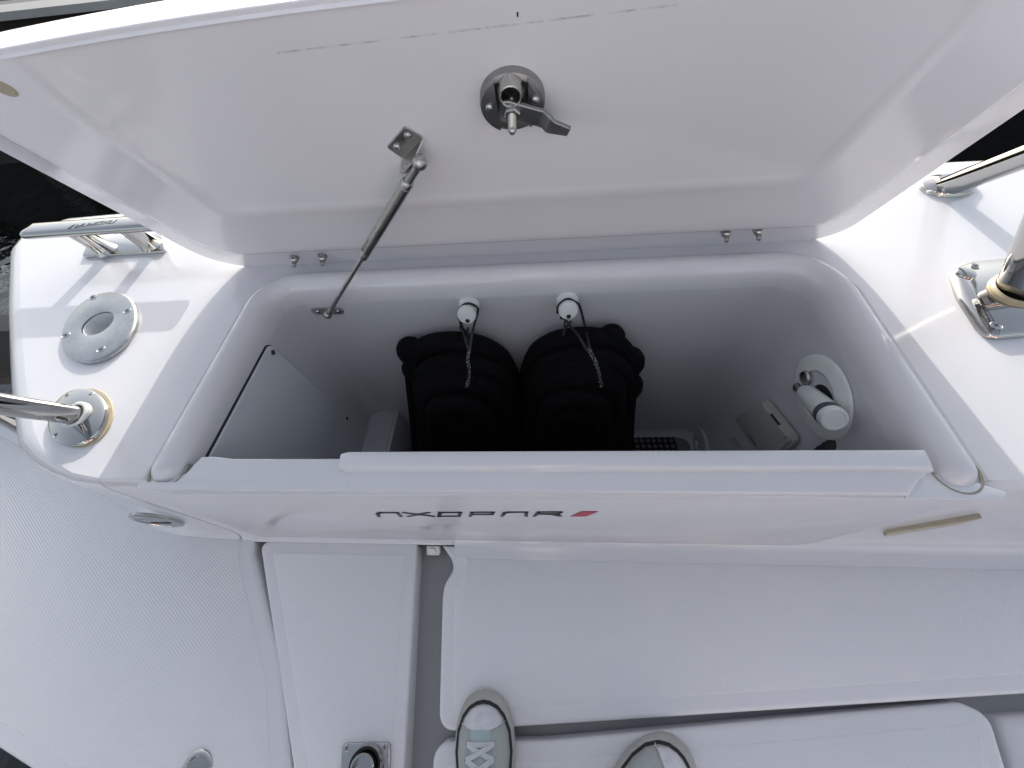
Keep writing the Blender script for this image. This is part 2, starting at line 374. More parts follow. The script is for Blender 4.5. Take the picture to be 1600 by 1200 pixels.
# --- front face: side returns flush with the bench and a 3 mm proud middle panel
b = MB(); sec = []
for x, zt in ((-.80, .400), (-.74, .400), (-.715, .398), (-.70, .390), (-.3, .388), (.3, .388), (.645, .390), (.66, .398), (.69, .400), (.74, .400)):
    sec.append([(x, .206-.22*d, z+(zt-.400)*max(0, min(1, z/.4))) for d, z in PRF[:-1]])
b.loft(sec, False); b.build('bench_front', GEL, bench, 60)
ff = MB(); ff.loft([[(x, .1905, .055), (x, .1885, .026), (x, .182, .011), (x, .168, .0045), (x, .150, .0022), (x, .1385, -.001)] for x in (-.228, 0, .5, 1.9)], False); ff.build('front_fillet', GEL, bench, 70)
fp = rpoly([(-.700, .412), (-.750, .012), (.597, .012), (.642, .400)], [0, .03, .06, 0], 5)
b = MB(frame(V((0, .1885, 0)), (1, 0, 0), y=(0, 0, 1))); b.prism(fp, -.006, .0065, bev=.0015)
fpanel = b.build('front_panel', GEL, bench)
b = MB(frame(V((0, .1885, 0)), (1, 0, 0), y=(0, 0, 1)))
b.prism(rpoly([(-.7025, .40), (-.7528, .0095), (.6002, .0095), (.6447, .40)], [0, .032, .062, 0], 5), -.006, .0045)
b.build('panel_seam', mat('grey_sealant', (.36, .36, .35), .6), fpanel)
# --- lip on top of the front wall: thin ledge with pointed ends, left section low, right section stepped with a groove
b = MB(); lg = [(-.704, .184), (-.62, .177), (-.34, .178), (.3, .180), (.655, .176), (.668, .188), (.63, .205), (.575, .218), (.56, .236), (-.62, .236), (-.635, .214), (-.675, .203), (-.697, .199)]
b.prism(lg, .384, .402, bev=.003); b.build('lip_ledge', GEL, bench)
def arc(cx, cy, r, a0, a1, n=8): return [(cx+r*cos(a0+(a1-a0)*k/n), cy+r*sin(a0+(a1-a0)*k/n)) for k in range(n+1)]
b = MB(); pl_ = [(-.325, .1835), (-.638, .1835)] + arc(-.665, .232, .045, radians(-75), radians(-8), 7) + [(-.612, .242), (-.585, .243), (-.55, .2385), (-.355, .2385), (-.320, .243)]
b.prism(pl_, .380, .4095, bev=.0025); b.build('lip_section', GEL, bench, 8)
prf = [(.1815, .395), (.1815, .4085), (.1835, .4115), (.2110, .4118), (.2135, .4130), (.2150, .4215), (.2170, .4250), (.2205, .4265), (.2405, .4285), (.2425, .4275), (.2440, .423), (.2440, .38)]
R2 = []
for x, dy, dz in ((-.336, .002, -.012), (-.333, .001, -.006), (-.317, .0, 0), (.10, 0, 0), (.556, 0, 0), (.562, -.0015, -.002), (.565, -.004, -.006)):
    R2.append([(x-(.012 if x < -.3 else -.004)*(1 if y > .213 else 0), y-dy*(1 if y > .22 else -1), z+dz) for y, z in prf])
cut = lambda x, y: x if x < .5 else x-max(0, .214-y)*1.1
R2 = [[(cut(x, y), y, z) for x, y, z in r] for r in R2]
b = MB(); b.loft(R2, False, False, False); b.add(R2[-1], [tuple(range(len(prf)))]); b.add(R2[0], [tuple(reversed(range(len(prf))))]); b.build('lip_section', GEL, bench, 40)
# --- inner tub
Zf = -.36
def tubring(d, z): return uloop(IN['xl']-d, IN['xr']+d, YF, IN['yb']+d, IN['rl']+d if IN['rl']+d > .01 else .01, IN['rr']+d, z)
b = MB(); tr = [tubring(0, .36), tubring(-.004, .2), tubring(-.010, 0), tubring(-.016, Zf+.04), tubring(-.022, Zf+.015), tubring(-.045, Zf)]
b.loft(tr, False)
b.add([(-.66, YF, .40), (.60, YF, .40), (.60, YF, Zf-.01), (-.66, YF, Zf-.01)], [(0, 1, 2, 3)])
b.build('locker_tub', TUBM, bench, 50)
fl = tubring(-.040, Zf+.003); b = MB(); b.loft([fl, tubring(-.040, Zf-.01)], True); b.add(fl, [tuple(range(len(fl)))])
b.build('tub_floor', mat('shaded_tub_floor', (.16, .16, .17), .5, bump='noise', bscale=40, bstr=.2, var=.15, vscale=15), bench, 50)  # floor colour darkened to paint in the deep shade of the locker
# raised moulded step in the back left corner
b = MB(); b.prism(rpoly([(-.66, .24), (-.527, .24), (-.527, .67), (-.66, .67)], [0, .02, .01, 0]), Zf-.01, -.168, bev=.012); b.build('tub_step', TUBM, bench)
# hatch panel on the left inside wall with dark corner screws
xw = -.6345
cs = [ax(420, 538, xw), ax(545, 652, xw), None, ax(322, 722, xw)]
cs[2] = V((xw, .262, cs[1].z-.01))
poly = rpoly([(c.y, c.z) for c in cs], .012, 4)
Tp = M(((0, 0, 1, xw), (1, 0, 0, 0), (0, 1, 0, 0), (0, 0, 0, 1)))
b = MB(Tp); b.prism(poly, -.004, .0035, bev=.002); ap = b.build('access_panel', PANEL, bench)
b = MB(Tp); b.prism(inset(poly, -.0026), -.02, -.0012); b.build('panel_gasket', DARK, ap)
for c in cs:
    ctr = (cs[0]+cs[1]+cs[2]+cs[3])/4; p = c+(ctr-c).normalized()*.02
    s_ = screw(ap, (xw+.0036, p.y, p.z), (1, 0, 0), .0062, True); s_.data = SCREW_K
# ================================================================== LOGO LETTERING
def strokes(mb, lines, wd, h, T):
    for ln in lines:
        for (x0, y0), (x1, y1) in zip(ln[:-1], ln[1:]):
            dx, dy = x1-x0, y1-y0; L = math.hypot(dx, dy); nx, ny = -dy/L*wd/2, dx/L*wd/2; ex, ey = dx/L*wd*.5, dy/L*wd*.5
            mb.prism([(x0-ex+nx, y0-ey+ny), (x0-ex-nx, y0-ey-ny), (x1+ex-nx, y1+ey-ny), (x1+ex+nx, y1+ey+ny)], 0, h, T)
LET = {'A': [[(0, 0), (.16, .8), (.32, 1), (1, 1), (.93, 0)]], 'X': [[(0, 0), (1, 1)], [(0, 1), (1, 0)]],
       'O': [[(.0, 0), (.2, 1), (1, 1), (.8, 0), (0, 0)]], 'P': [[(0, 0), (.2, 1), (1, 1), (.9, .45), (.2, .45)]],
       'R': [[(0, 0), (.2, 1), (1, 1), (.9, .5), (.2, .5)], [(.6, .5), (.95, 0)]]}
def logo(parent, name, T, W_, H_, wd, hgt, red=True):
    n = 6; cw = W_/7.35
    mb = MB()
    for i, ch in enumerate('AXOPAR'):
        x0 = i*cw*1.08; strokes(mb, [[(x0+x*cw*.86, y*H_) for x, y in ln] for ln in LET[ch]], wd, hgt*(1+.02*i), T)
    o = mb.build(name, INK, parent)
    x0 = 6*cw*1.08+cw*.08
    r = MB(); r.prism([(x0, -wd/2), (x0+cw*.5, -wd/2), (x0+cw*.85, H_+wd/2), (x0+cw*.35, H_+wd/2)], 0, hgt, T)
    r.build(name, RED if red else INK, parent)
Tl = frame(ay(592, 807, .1812), ay(938, 806, .1812)-ay(592, 807, .1812), z=(0, -1, 0))
logo(fpanel, 'lettering', Tl, .425, .028, .0070, .0006)
# --- oval chrome light low on the left of the front, sealant sliver on the right
lc = ay(246, 813, .186)
lt = thing('courtesy_light', 'flat round chrome fitting with a slot on the front face below the left gunwale', 'light fitting', lc)
Tc = frame(lc, (1, 0, 0), z=(0, -1, .02))
MB(Tc).lathe([(.052, -.004), (.052, .002), (.048, .0045), (.040, .005), (.038, .003), (.001, .003)], n=40).build('bezel', CHROME, lt)
MB(Tc).prism(rpoly([(-.022, -.016), (.026, -.016), (.026, -.004), (-.022, -.004)], .005), .003, .0038).build('slot', DARK, lt)
MB(Tc).prism(rpoly([(-.03, .002), (.03, .002), (.03, .022), (-.03, .022)], .009), .003, .0045, bev=.001).build('lens', WORN, lt)
Q = [ay(1383, 839, .183), ay(1388, 834, .183), ay(1500, 817, .183), ay(1536, 811, .183), ay(1505, 820, .183), ay(1450, 829, .183)]
b = MB(frame(V((0, .192, 0)), (1, 0, 0), y=(0, 0, 1))); b.prism([(p.x, p.z) for p in Q], 0, .0075)
tag(b.build('trim_strip', TAN), 'thin tan strip lying along the bench front at the far right', 'trim strip')

# ================================================================== LID (local frame: x along hinge, y up the lid, z towards the viewer)
LV = V((0, -.423, .906)).normalized(); LN = V((1, 0, 0)).cross(LV)
LT = frame(V((0, .755, .437)), (1, 0, 0), y=LV)
def lid(px, py, h=0):
    q = LT.inverted() @ hit(px, py, LT @ V((0, 0, h)), LN); return q
lidt = thing('locker_lid', 'big white locker lid propped open, underside facing the viewer', 'lid', mw=LT)
def lpoly(d_s, d_b, d_t, r):
    pts = [(-.835+d_s, -.052+d_b)]
    return rect_lid(-.835+d_s, .672-d_s, -.052+d_b, d_t, r)
def rect_lid(x0, x1, y0, dt, r, n=10, ny=12, nx=24):
    P = []
    for k in range(n+1):
        a = pi+(pi/2)*k/n; P.append((x0+r+r*cos(a), y0+r+r*sin(a)))
    for k in range(1, nx): P.append((x0+r+(x1-x0-2*r)*k/nx, y0))
    for k in range(n+1):
        a = -pi/2+(pi/2)*k/n; q = r*.72; P.append((x1-q+q*cos(a), y0+q+q*sin(a)))
    top = lambda x: .5345-.0165*(x+.1)**2/.25-dt
    rt = .05
    for k in range(1, ny+1): P.append((x1, y0+r+(top(x1)-rt-y0-r)*k/ny))
    for k in range(0, nx+1):
        x = x1-.02-(x1-x0-.04)*k/nx; P.append((x, top(x)))
    for k in range(0, ny): P.append((x0, top(x0)-rt-(top(x0)-rt-y0-r)*k/ny))
    return P
lr = []
#          d_side d_bottom d_top  r     h
for ds, db, dt, r, h in [(.05, .05, .050, .07, -.040), (.024, .024, .0245, .08, -.039), (.016, .016, .0185, .09, -.034), (.007, .007, .0120, .10, -.016), (.0008, .0008, .0070, .108, -.003), (.0015, .0015, .0062, .1075, -.0005),
                         (.005, .005, .0058, .105, .0004), (.058, .088, .0055, .080, .0008), (.0615, .092, .0048, .077, .0030), (.0645, .0945, .0030, .075, .0095), (.069, .099, .0013, .071, .0150), (.078, .107, .0005, .066, .0178), (.095, .122, .0015, .06, .0187),
                         (.195, .235, .006, .045, .0187), (.206, .246, .007, .04, .0208), (.226, .266, .008, .034, .0218), (.234, .274, .009, .03, .0200), (.243, .283, .010, .026, .0182)]:
    lr.append([(p[0], p[1], h) for p in rect_lid(-.835+ds, .672-ds, -.052+db, dt, r)])
b = MB(); b.loft(lr, True, True, True)
lidshell = b.build('lid_shell', LIDM, lidt, 40, mw=LT)
H1, H0 = .0180, .0185
# hinge bolts with cap nuts (two pairs)
bm_ = MB(); bm_.lathe([(.0075, 0), (.0075, .0015), (.0062, .002), (.0062, .006), (.005, .009), (.0038, .010), (.0038, .014), (.0028, .018), (.0008, .0195)], n=12)
bolt_me = bm_.mesh('hinge_bolt'); bolt_me.materials.append(CHROME)
for px, py in ((460, 402), (504, 400), (1134, 361), (1184, 358)):
    q = lid(px, py, .003)
    place('hinge_bolt', bolt_me, lidt, LT @ M.Translation(V((q.x, q.y, .0015))) @ M.Scale(1.45, 4))
# pale ring stain / bung at the far left
q = lid(4, 137, H0); MB(LT @ M.Translation(V((q.x, q.y, H0)))).lathe([(.012, -.002), (.012, .0012), (.0085, .0016), (.0075, .0004), (.001, .0004)], n=20).build('drain_bung', TAN, lidt)
# --- compression latch
q = lid(800, 151, H1); TL = LT @ M.Translation(V((q.x, q.y, H1)))
latch = MB(TL)
R = .041
latch.lathe([(R, -.002), (R, .010), (R-.003, .0125), (R-.005, .013), (R-.0055, .004), (.001, .004)], n=48)
latch = latch.build('latch', DSTEEL, lidt)
def seg(xa, xb, n=16):   # circular segment between two x positions
    Rr = R-.0008; a0 = math.acos(max(-1, min(1, xa/Rr))); a1 = math.acos(max(-1, min(1, xb/Rr)))
    up = [(Rr*cos(a0+(a1-a0)*k/n), Rr*sin(a0+(a1-a0)*k/n)) for k in range(n+1)]
    return up+[(x, -y) for x, y in reversed(up)]
MB(TL).prism(seg(-R*.999, -.0185), .003, .0155, bev=.0015).build('latch_cheek', DSTEEL, latch)
MB(TL).prism(seg(.0205, R*.999), .003, .0155, bev=.0015).build('latch_cheek', DSTEEL, latch)
MB(TL).prism(rpoly([(-.0165, -.016), (.0175, -.016), (.018, .030), (.012, .0365), (-.011, .0365), (-.016, .030)], .003), .004, .0105, bev=.002).build('latch_block', DSTEEL, latch)
MB(TL @ M.Translation(V((0, .0235, .006))) @ M.Rotation(radians(-8), 4, 'X')).lathe([(.0172, -.006), (.0168, .006), (.0150, .016), (.0132, .0215), (.0122, .0222), (.0114, .0212), (.0105, .004), (.001, .004)], n=32).build('latch_barrel', STEEL, latch)
MB(TL @ M.Translation(V((0, .0235, .011)))).lathe([(.0102, -.002), (.0102, .001), (.001, .001)], n=20).build('latch_well', DARK, latch)
MB(TL @ M.Translation(V((.001, .0225, .014)))).lathe([(.0022, -.004), (.0022, .012), (.001, .0125)], n=10).build('spring_pin', STEEL, latch)
TA = TL @ M.Translation(V((0, .006, .0235)))
MB(TA).lathe([(.0105, -.0115), (.0105, -.0005), (.001, -.0005)], n=20).build('latch_boss', DSTEEL, latch)
# arm: bent flat bar swung to the right
path = [(-.0135, .0065, .002), (-.008, .0045, .002), (.018, -.0075, .002), (.034, -.0145, .0015), (.0395, -.0155, .004), (.0455, -.0165, .0105), (.049, -.0185, .012), (.071, -.0275, .0125)]
ws = [.0085, .0118, .0122, .0122, .0122, .0115, .0098, .0066]; rg = []
for i, p in enumerate(path):
    a = V(path[max(0, i-1)]); c = V(path[min(len(path)-1, i+1)]); t = (c-a).normalized(); sdv = V((-t.y, t.x, 0)).normalized(); n_ = t.cross(sdv).normalized(); n_ = n_ if n_.z > 0 else -n_
    P_ = V(p); hh = .0022; w_ = ws[i]
    rg.append([P_+sdv*w_-n_*hh, P_-sdv*w_-n_*hh, P_-sdv*w_+n_*hh*.6, P_-sdv*(w_-.0015)+n_*hh, P_+sdv*(w_-.0015)+n_*hh, P_+sdv*w_+n_*hh*.6])
MB(TA).loft(rg, True, True, True).build('latch_arm', DSTEEL, latch, 25)
MB(TA @ M.Rotation(.2, 4, 'Z')).lathe([(.0100, .003), (.0105, .0085), (.0092, .0105), (.001, .0105)], n=6).build('nut', STEEL, latch, 25)
bo = [(.0001, .002)]; z = .004
while z < .030: bo += [(.0055, z), (.0049, z+.0006)]; z += .0012
bo += [(.0050, .0305), (.0035, .0335), (.0005, .0345)]
MB(TA).lathe(bo, n=14).build('threaded_bolt', STEEL, latch, 60)
for dx, dy in ((-.0285, .0025), (.029, .0085)):
    screw(latch, TL @ V((dx, dy, .0155)), LN, .0060, True)
# small dark chip near the top
q = lid(808, 22, H1); MB(LT).box((q.x, q.y, H1+.0006), (.0015, .004, .001)).build('paint_chip', DARK, lidt)

# ================================================================== GAS STRUT
top_ball = LT @ (lambda q: V((q.x, q.y, H1+.024)))(lid(655, 254, H1+.024))
low_ball = ay(512, 492, IN['yb']-.022)
st = thing('gas_strut', 'grey steel gas strut holding the lid open above the locker', 'gas strut', low_ball)
dv = (top_ball-low_ball); Ls = dv.length; dn = dv.normalized()
Tst = frame(low_ball, anyx(dn), z=dn)
def at(t): return low_ball+dv*t
def tof(px, py):   # parameter along the strut seen at a pixel
    best = 0; bd = 1e9
    for k in range(1001):
        p = at(k/1000)-CAMP; cx = RX*p.x+RY*p.y+RZ*p.z
        x = 800+F*cx.x/cx.z; y = 600+F*cx.y/cx.z; e = (x-px)**2+(y-py)**2
        if e < bd: bd = e; best = k/1000
    return best
t1, t2, t3 = tof(566, 400)*Ls, tof(638, 283)*Ls, Ls-.008
rc = .0098
MB(Tst).lathe([(.0046, .012), (.0046, t1+.01)], n=16).build('rod', STEEL, st)
MB(Tst).lathe([(.0060, t1-.001), (rc, t1), (rc, t1+.013), (rc*.96, t1+.0135), (rc*.96, t1+.0145), (rc, t1+.015), (rc, t2-.012), (rc*.95, t2-.0115), (rc*.95, t2-.0105), (rc, t2-.010), (rc, t2-.003), (rc*.85, t2), (.003, t2)], n=28).build('cylinder', STEEL, st)
MB(Tst).lathe([(.0068, t2-.002), (.0068, t3-.004), (.0072, t3)], n=18).build('end_fitting', STEEL, st)
b = MB(); b.ball(top_ball, .0115, n=18); b.build('ball_socket', STEEL, st)
b = MB(); b.ball(low_ball, .0105, n=18); b.lathe([(.0062, .004), (.0062, .026), (.0048, .028)], Tst, n=16); b.build('ball_socket', STEEL, st)
# printed sticker on the lower end of the cylinder: a curved patch
vd = (CAMP-at(.5)); vx = (vd-dn*vd.dot(dn)).normalized(); vy = dn.cross(vx)
def patch(a0, a1, z0, z1, r, m, name, par):
    n = 8; rings = []
    for z in (z0, z1): rings.append([low_ball+dn*z+(vx*cos(a0+(a1-a0)*k/n)+vy*sin(a0+(a1-a0)*k/n))*r for k in range(n+1)])
    rings2 = [[p-(p-low_ball-dn*(p-low_ball).dot(dn))*.03 for p in r_] for r_ in rings]
    return MB().loft(rings, False).add([p for r_ in rings2 for p in r_], [(i, i+1, n+2+i, n+1+i) for i in range(n)]).build(name, m, par)
sk = patch(-1.25, -.35, t1+.02, t1+.062, rc*1.02, STICK, 'sticker', st)
patch(-1.2, -.42, t1+.023, t1+.031, rc*1.035, GREEN, 'print', sk)
for k in range(4): patch(-1.1+.05*k, -.5, t1+.035+k*.006, t1+.0375+k*.006, rc*1.035, INK, 'print', sk)
# upper bracket on the lid
q0, q1, q2, q3 = [lid(x, y, H1) for x, y in ((604, 228), (632, 195), (661, 213), (630, 246))]
pl_ = rpoly([(q.x, q.y) for q in (q0, q1, q2, q3)], .004, 4)
b = MB(LT); b.prism(pl_, H1-.001, H1+.0035, bev=.0012); ub = b.build('bracket', STEEL, st)
e1 = LT @ V((q2.x, q2.y, H1+.003)); e2 = LT @ V((q3.x, q3.y, H1+.003)); up_ = LN
mid = e2.lerp(e1, .08)
side = ((e1-e2).normalized().cross(LN)).normalized()*.003
tri = [e1-side*.3, e2.lerp(e1, -.08)-side*.3, e2.lerp(e1, -.12)-side*.3+LN*.020, e2.lerp(e1, .15)-side*.3+LN*.027, e2.lerp(e1, .45)-side*.3+LN*.024]
b = MB(); b.loft([tri, [p+side for p in tri]], True, True, True); b.build('bracket', STEEL, st, 25)
b = MB(); jj = e2.lerp(e1, .15)+LN*.019; b.tube([jj, top_ball], .0042, 10); b.build('ball_stud', STEEL, st)
for px, py in ((637, 211), (620, 229)):
    q = lid(px, py, H1+.003); screw(ub, LT @ V((q.x, q.y, H1+.0035)), LN, .0062, True)
# lower bracket on the locker wall
yb_ = IN['yb']-.001
c = ay(512, 485, yb_); Tb = frame(V((c.x, yb_, c.z)), (1, 0, -.02), z=(0, -1, 0))
b = MB(Tb); b.prism(rpoly([(-.042, -.011), (.042, -.011), (.042, .011), (-.042, .011)], .0105, 6), -.001, .004, bev=.001); lb = b.build('bracket', STEEL, st)
for dx in (-.026, .027): screw(lb, Tb @ V((dx, 0, .004)), (0, -1, 0), .0062, True)
b = MB(); b.tube([Tb @ V((0, -.002, 0)), low_ball], .005, 10); b.build('ball_stud', STEEL, st)

# ================================================================== LEFT GUNWALE FITTINGS
# cleat
G1 = az(168, 400, ZG); G2 = az(238, 392, ZG)
cl = thing('mooring_cleat', 'polished steel mooring cleat with a long flat bar on two legs, on the left gunwale', 'cleat', (G1+G2)/2)
cp = [az(133, 404, ZG), az(262, 396, ZG), az(256, 368, ZG), az(146, 374, ZG)]
dxv = (cp[1]-cp[0]).normalized(); Tcl = frame(V((0, 0, ZG)), (1, 0, 0), z=(0, 0, 1))
b = MB(Tcl); b.prism(rpoly([(p.x, p.y) for p in cp], .008, 4), -.001, .009, bev=.001); b.build('base_plate', CHROME, cl)
HB = .072
f0 = az(36, 377, ZG+HB); b0 = az(47, 346, ZG+HB); vb = V((dxv.x, dxv.y, 0)).normalized(); wv_ = V((-vb.y, vb.x, 0)); wB = .06
Tbar = frame(V((f0.x, f0.y, ZG+HB)), vb, z=(0, 0, 1))
Lb = .50; b = MB(Tbar)
pr_ = [(0, .007), (.004, .001), (.014, -.002), (.042, -.002), (.053, .001), (.057, .007), (.057, .013), (.053, .018), (.045, .0205), (.012, .0205), (.004, .018), (0, .013)]
rings = []
for x, s_ in ((0, .55), (.002, .8), (.008, .96), (.02, 1), (Lb-.02, 1), (Lb-.006, .95), (Lb, .6)):
    rings.append([(x+(0.008*(y/.057) if x < .02 else 0), .0285+(y-.0285)*s_, .009+(z_-.009)*s_) for y, z_ in pr_])
b.loft(rings, True, True, True); bar = b.build('bar', CHROME, cl, 50)
for g in (G1, G2):
    g = V((g.x, g.y+.012, ZG+.008)); t = V((g.x, f0.y+.028+(g.x-f0.x)*vb.y/vb.x, ZG+HB+.004))
    sh = V((-.022 if g.x < -1.1 else -.006, 0, 0))
    rg = []
    for k, sc in ((0, 1.25), (.2, 1.0), (.6, .95), (1, 1.05)):
        p = g.lerp(t+sh, k); rg.append([(p.x+.020*sc*cos(a*pi/8), p.y+.024*sc*sin(a*pi/8), p.z) for a in range(16)])
    MB().loft(rg, True, True, True).build('leg', CHROME, cl)
p1 = az(121, 353, ZG+HB+.0205); p2 = az(180, 346, ZG+HB+.0205)
logo(bar, 'lettering', frame(V((p2.x, p2.y+.006, ZG+HB+.0203)), p1-p2, z=(0, 0, 1)), .125, .013, .0026, .0006, False)
# flush rod holder ring
c = az(155, 507, ZG); a1_ = az(211, 490, ZG); a2_ = az(165, 453, ZG)
rh = thing('rod_holder', 'round grey steel flush ring with four screws and a white tube, on the left gunwale', 'rod holder', c)
ringpx = [(96, 520), (98, 545), (112, 556), (135, 561), (158, 560), (185, 545), (205, 520), (212, 495), (209, 475), (196, 459), (172, 453), (150, 458), (122, 475), (105, 497)]
rp = [az(x, y, ZG+.010) for x, y in ringpx]; cc = sum(rp, V())/len(rp)
# fitted ellipse: average radius in two directions (a tilted rod holder has an oval flange)
import itertools
cxx = sum((p.x-cc.x)**2 for p in rp)/len(rp); cyy = sum((p.y-cc.y)**2 for p in rp)/len(rp); cxy = sum((p.x-cc.x)*(p.y-cc.y) for p in rp)/len(rp)
th = .5*math.atan2(2*cxy, cxx-cyy); l1 = (cxx+cyy)/2+math.hypot((cxx-cyy)/2, cxy); l2 = cxx+cyy-l1; ra, rb = math.sqrt(2*l1), math.sqrt(2*l2)
Tr = frame(V((cc.x, cc.y, ZG)), (cos(th), sin(th), 0), z=(0, 0, 1))
ih = az(152, 505, ZG+.010); ihl = Tr.inverted() @ V((ih.x, ih.y, ZG)); ri = rb*.44
def ell(a, bb, z, ox=0, oy=0, n=48): return [(ox+a*cos(2*pi*k/n), oy+bb*sin(2*pi*k/n), z) for k in range(n)]
b = MB(Tr); b.loft([ell(ra, rb, -.001), ell(ra, rb, .007), ell(ra-.002, rb-.002, .0095), ell(ra-.005, rb-.005, .0105), ell(ri*1.12+.003, ri+.003, .0098, ihl.x, ihl.y), ell(ri*1.12, ri, .009, ihl.x, ihl.y), ell(ri*1.12, ri, -.004, ihl.x, ihl.y)], True)
b.build('ring', WORN, rh)
b = MB(Tr); b.loft([ell(ri*1.1, ri*.98, .006, ihl.x, ihl.y), ell(ri*1.06, ri*.94, -.001, ihl.x, ihl.y), ell(ri*1.04, ri*.92, -.12, ihl.x, ihl.y+.02)], True, False, True); b.build('tube_liner', PANEL, rh)
for px, py in ((145, 465), (199, 486), (103, 524), (158, 546)):
    p = az(px, py, ZG+.010); screw(rh, (p.x, p.y, ZG+.0103), (0, 0, 1), .0082, rot=random.random())
# bore the gunwale for it
ct_ = MB(Tr); ct_.loft([ell(ri*1.11, ri*.99, .05, ihl.x, ihl.y), ell(ri*1.11, ri*.99, -.10, ihl.x, ihl.y)], True, True, True)
cut_o = ct_.build('cutter', GEL); bt = bpy.data.objects['bench_top']
bo = bt.modifiers.new('bore', 'BOOLEAN'); bo.operation = 'DIFFERENCE'; bo.object = cut_o; bo.solver = 'EXACT'
dg = bpy.context.evaluated_depsgraph_get(); nm = bpy.data.meshes.new_from_object(bt.evaluated_get(dg)); bt.modifiers.clear(); bt.data = nm
for p in nm.polygons:
    if p.normal.z > .998: p.use_smooth = False
bpy.data.objects.remove(cut_o)
# left stanchion with handrail
fo = [az(x, y, ZG+.008) for x, y in ((72, 664), (80, 640), (97, 620), (120, 608), (140, 606), (158, 617), (165, 637), (162, 662), (148, 684), (125, 694), (102, 693), (84, 682))]
c = sum(fo, V())/len(fo); c.z = ZG; rf = sum((p-c).xy.length for p in fo)/len(fo)
hr = thing('handrail', 'polished steel rail tube rising left out of a round screwed base on the left gunwale', 'handrail', c)
m_ = [(p-c).xy for p in fo]; xx = sum(q.x*q.x for q in m_)/len(m_); yy_ = sum(q.y*q.y for q in m_)/len(m_); xy_ = sum(q.x*q.y for q in m_)/len(m_)
th2 = .5*math.atan2(2*xy_, xx-yy_); e1_ = (xx+yy_)/2+math.hypot((xx-yy_)/2, xy_); e2_ = xx+yy_-e1_; fa, fb_ = math.sqrt(2*e1_), math.sqrt(2*e2_)
Tf = frame(c, (cos(th2), sin(th2), 0), z=(0, 0, 1)) @ M.Diagonal((fa/rf, fb_/rf, 1, 1))
MB(Tf).lathe([(rf, -.001), (rf, .006), (rf-.002, .010), (rf-.008, .0125), (.030, .016), (.026, .0165), (.001, .0165)], n=48).build('base_flange', CHROME, hr)
MB(M.Translation(V((.005, .001, -.0005))) @ Tf).lathe([(rf+.0025, 0), (rf+.0015, .003), (.02, .003)], n=40).build('sealant', YSEAL, hr)
tb_ = az(167, 644, ZG)
MB(frame(tb_, (1, .35, 0), z=(0, 0, 1))).prism(rpoly([(-.006, -.011), (.008, -.009), (.009, .008), (-.006, .010)], .002, 3), -.0005, .006, bev=.0015).build('sealant', YSEAL, hr)
te = az(-70, 621, ZG+.16); td = (te-c).normalized(); 
p_a = az(119, 649, ZG+.016)
MB(frame(p_a, anyx(td), z=(td+V((0, 0, .5))).normalized())).lathe([(.0275, -.004), (.0275, .003), (.025, .0055), (.021, .0055), (.021, -.002)], n=32, cap1=False).build('collar', PLASTIC, hr)
MB().tube([p_a-td*.004, p_a.lerp(te, .3), p_a.lerp(te, .6), te, te+td*.25+V((0, 0, .05))], .0185, 28).build('rail_tube', CHROME, hr)
for px, py in ((105, 618), (141, 617), (89, 679), (125, 678)):
    p = az(px, py, ZG+.012); q = p-c; q.z = 0; screw(hr, (p.x, p.y, ZG+.0125), (q.x*.12/rf, q.y*.12/rf, 1), .0062, rot=random.random())
q_ = p_a+td*.022+V((0, -.0165, .010)); screw(hr, q_, (0, -.85, .5), .004, True)

# ================================================================== RIGHT RAILS
c = az(1478, 293, ZG); rr1 = thing('handrail', 'polished steel rail tube slanting out of an oval base, back of the right gunwale', 'handrail', c)
Tf = frame(c, (1, .12, 0), z=(0, 0, 1))
MB(Tf).loft([ell(.062, .044, -.001), ell(.062, .044, .006), ell(.060, .042, .010), ell(.052, .036, .0125), ell(.034, .027, .016), ell(.03, .025, .020)], True, False, True).build('base_flange', CHROME, rr1)
te = az(1660, 222, ZG+.16); s0 = az(1480, 291, ZG+.012); td = (te-s0).normalized()
MB().tube([s0-td*.01, s0.lerp(te, .15), s0.lerp(te, .5), te, te+td*.3+V((0, 0, .06))], .0245, 32).build('rail_tube', CHROME, rr1)
c = az(1562, 462, ZG); rr2 = thing('rail_post', 'thick polished steel post in a pointed screwed base plate at the right edge', 'rail post', c)
bp = [(1487, 425), (1494, 417), (1520, 407), (1556, 404), (1620, 402), (1680, 420), (1720, 470), (1670, 510), (1600, 523), (1562, 526), (1545, 522), (1530, 508), (1500, 462)]
bq = [az(x, y, ZG+.010) for x, y in bp]; bpoly = rpoly([(p.x, p.y) for p in bq], [.012, .008, .0, .01, .02, .02, .02, .02, .0, .006, .006, .0, .0], 4)
b = MB(M.Translation(V((0, 0, ZG)))); i1 = inset(bpoly, .003); i2 = inset(bpoly, .010)
b.loft([[(p[0], p[1], -.001) for p in bpoly], [(p[0], p[1], .007) for p in bpoly], [(p[0], p[1], .011) for p in i1], [(p[0], p[1], .0145) for p in i2]], True, True, True)
b.build('base_plate', CHROME, rr2, 40)
pc = az(1596, 450, ZG+.02); te = az(1700, 240, ZG+.28); td = (te-pc).normalized()
Tg = frame(V((pc.x, pc.y, ZG+.0145)), (1, .5, 0), z=(0, 0, 1))
MB(Tg).loft([ell(.056, .044, -.003), ell(.055, .043, .006), ell(.050, .039, .010), ell(.046, .036, .008), ell(.046, .036, -.002)], True).build('gasket', YSEAL, rr2)
MB(Tg).loft([ell(.046, .036, .001), ell(.02, .02, .0012)], True, False, True).build('socket_floor', DARK, rr2)
MB().tube([pc-td*.01, pc.lerp(te, .2), pc.lerp(te, .6), te, te+td*.4], .034, 36).build('post_tube', CHROME, rr2)
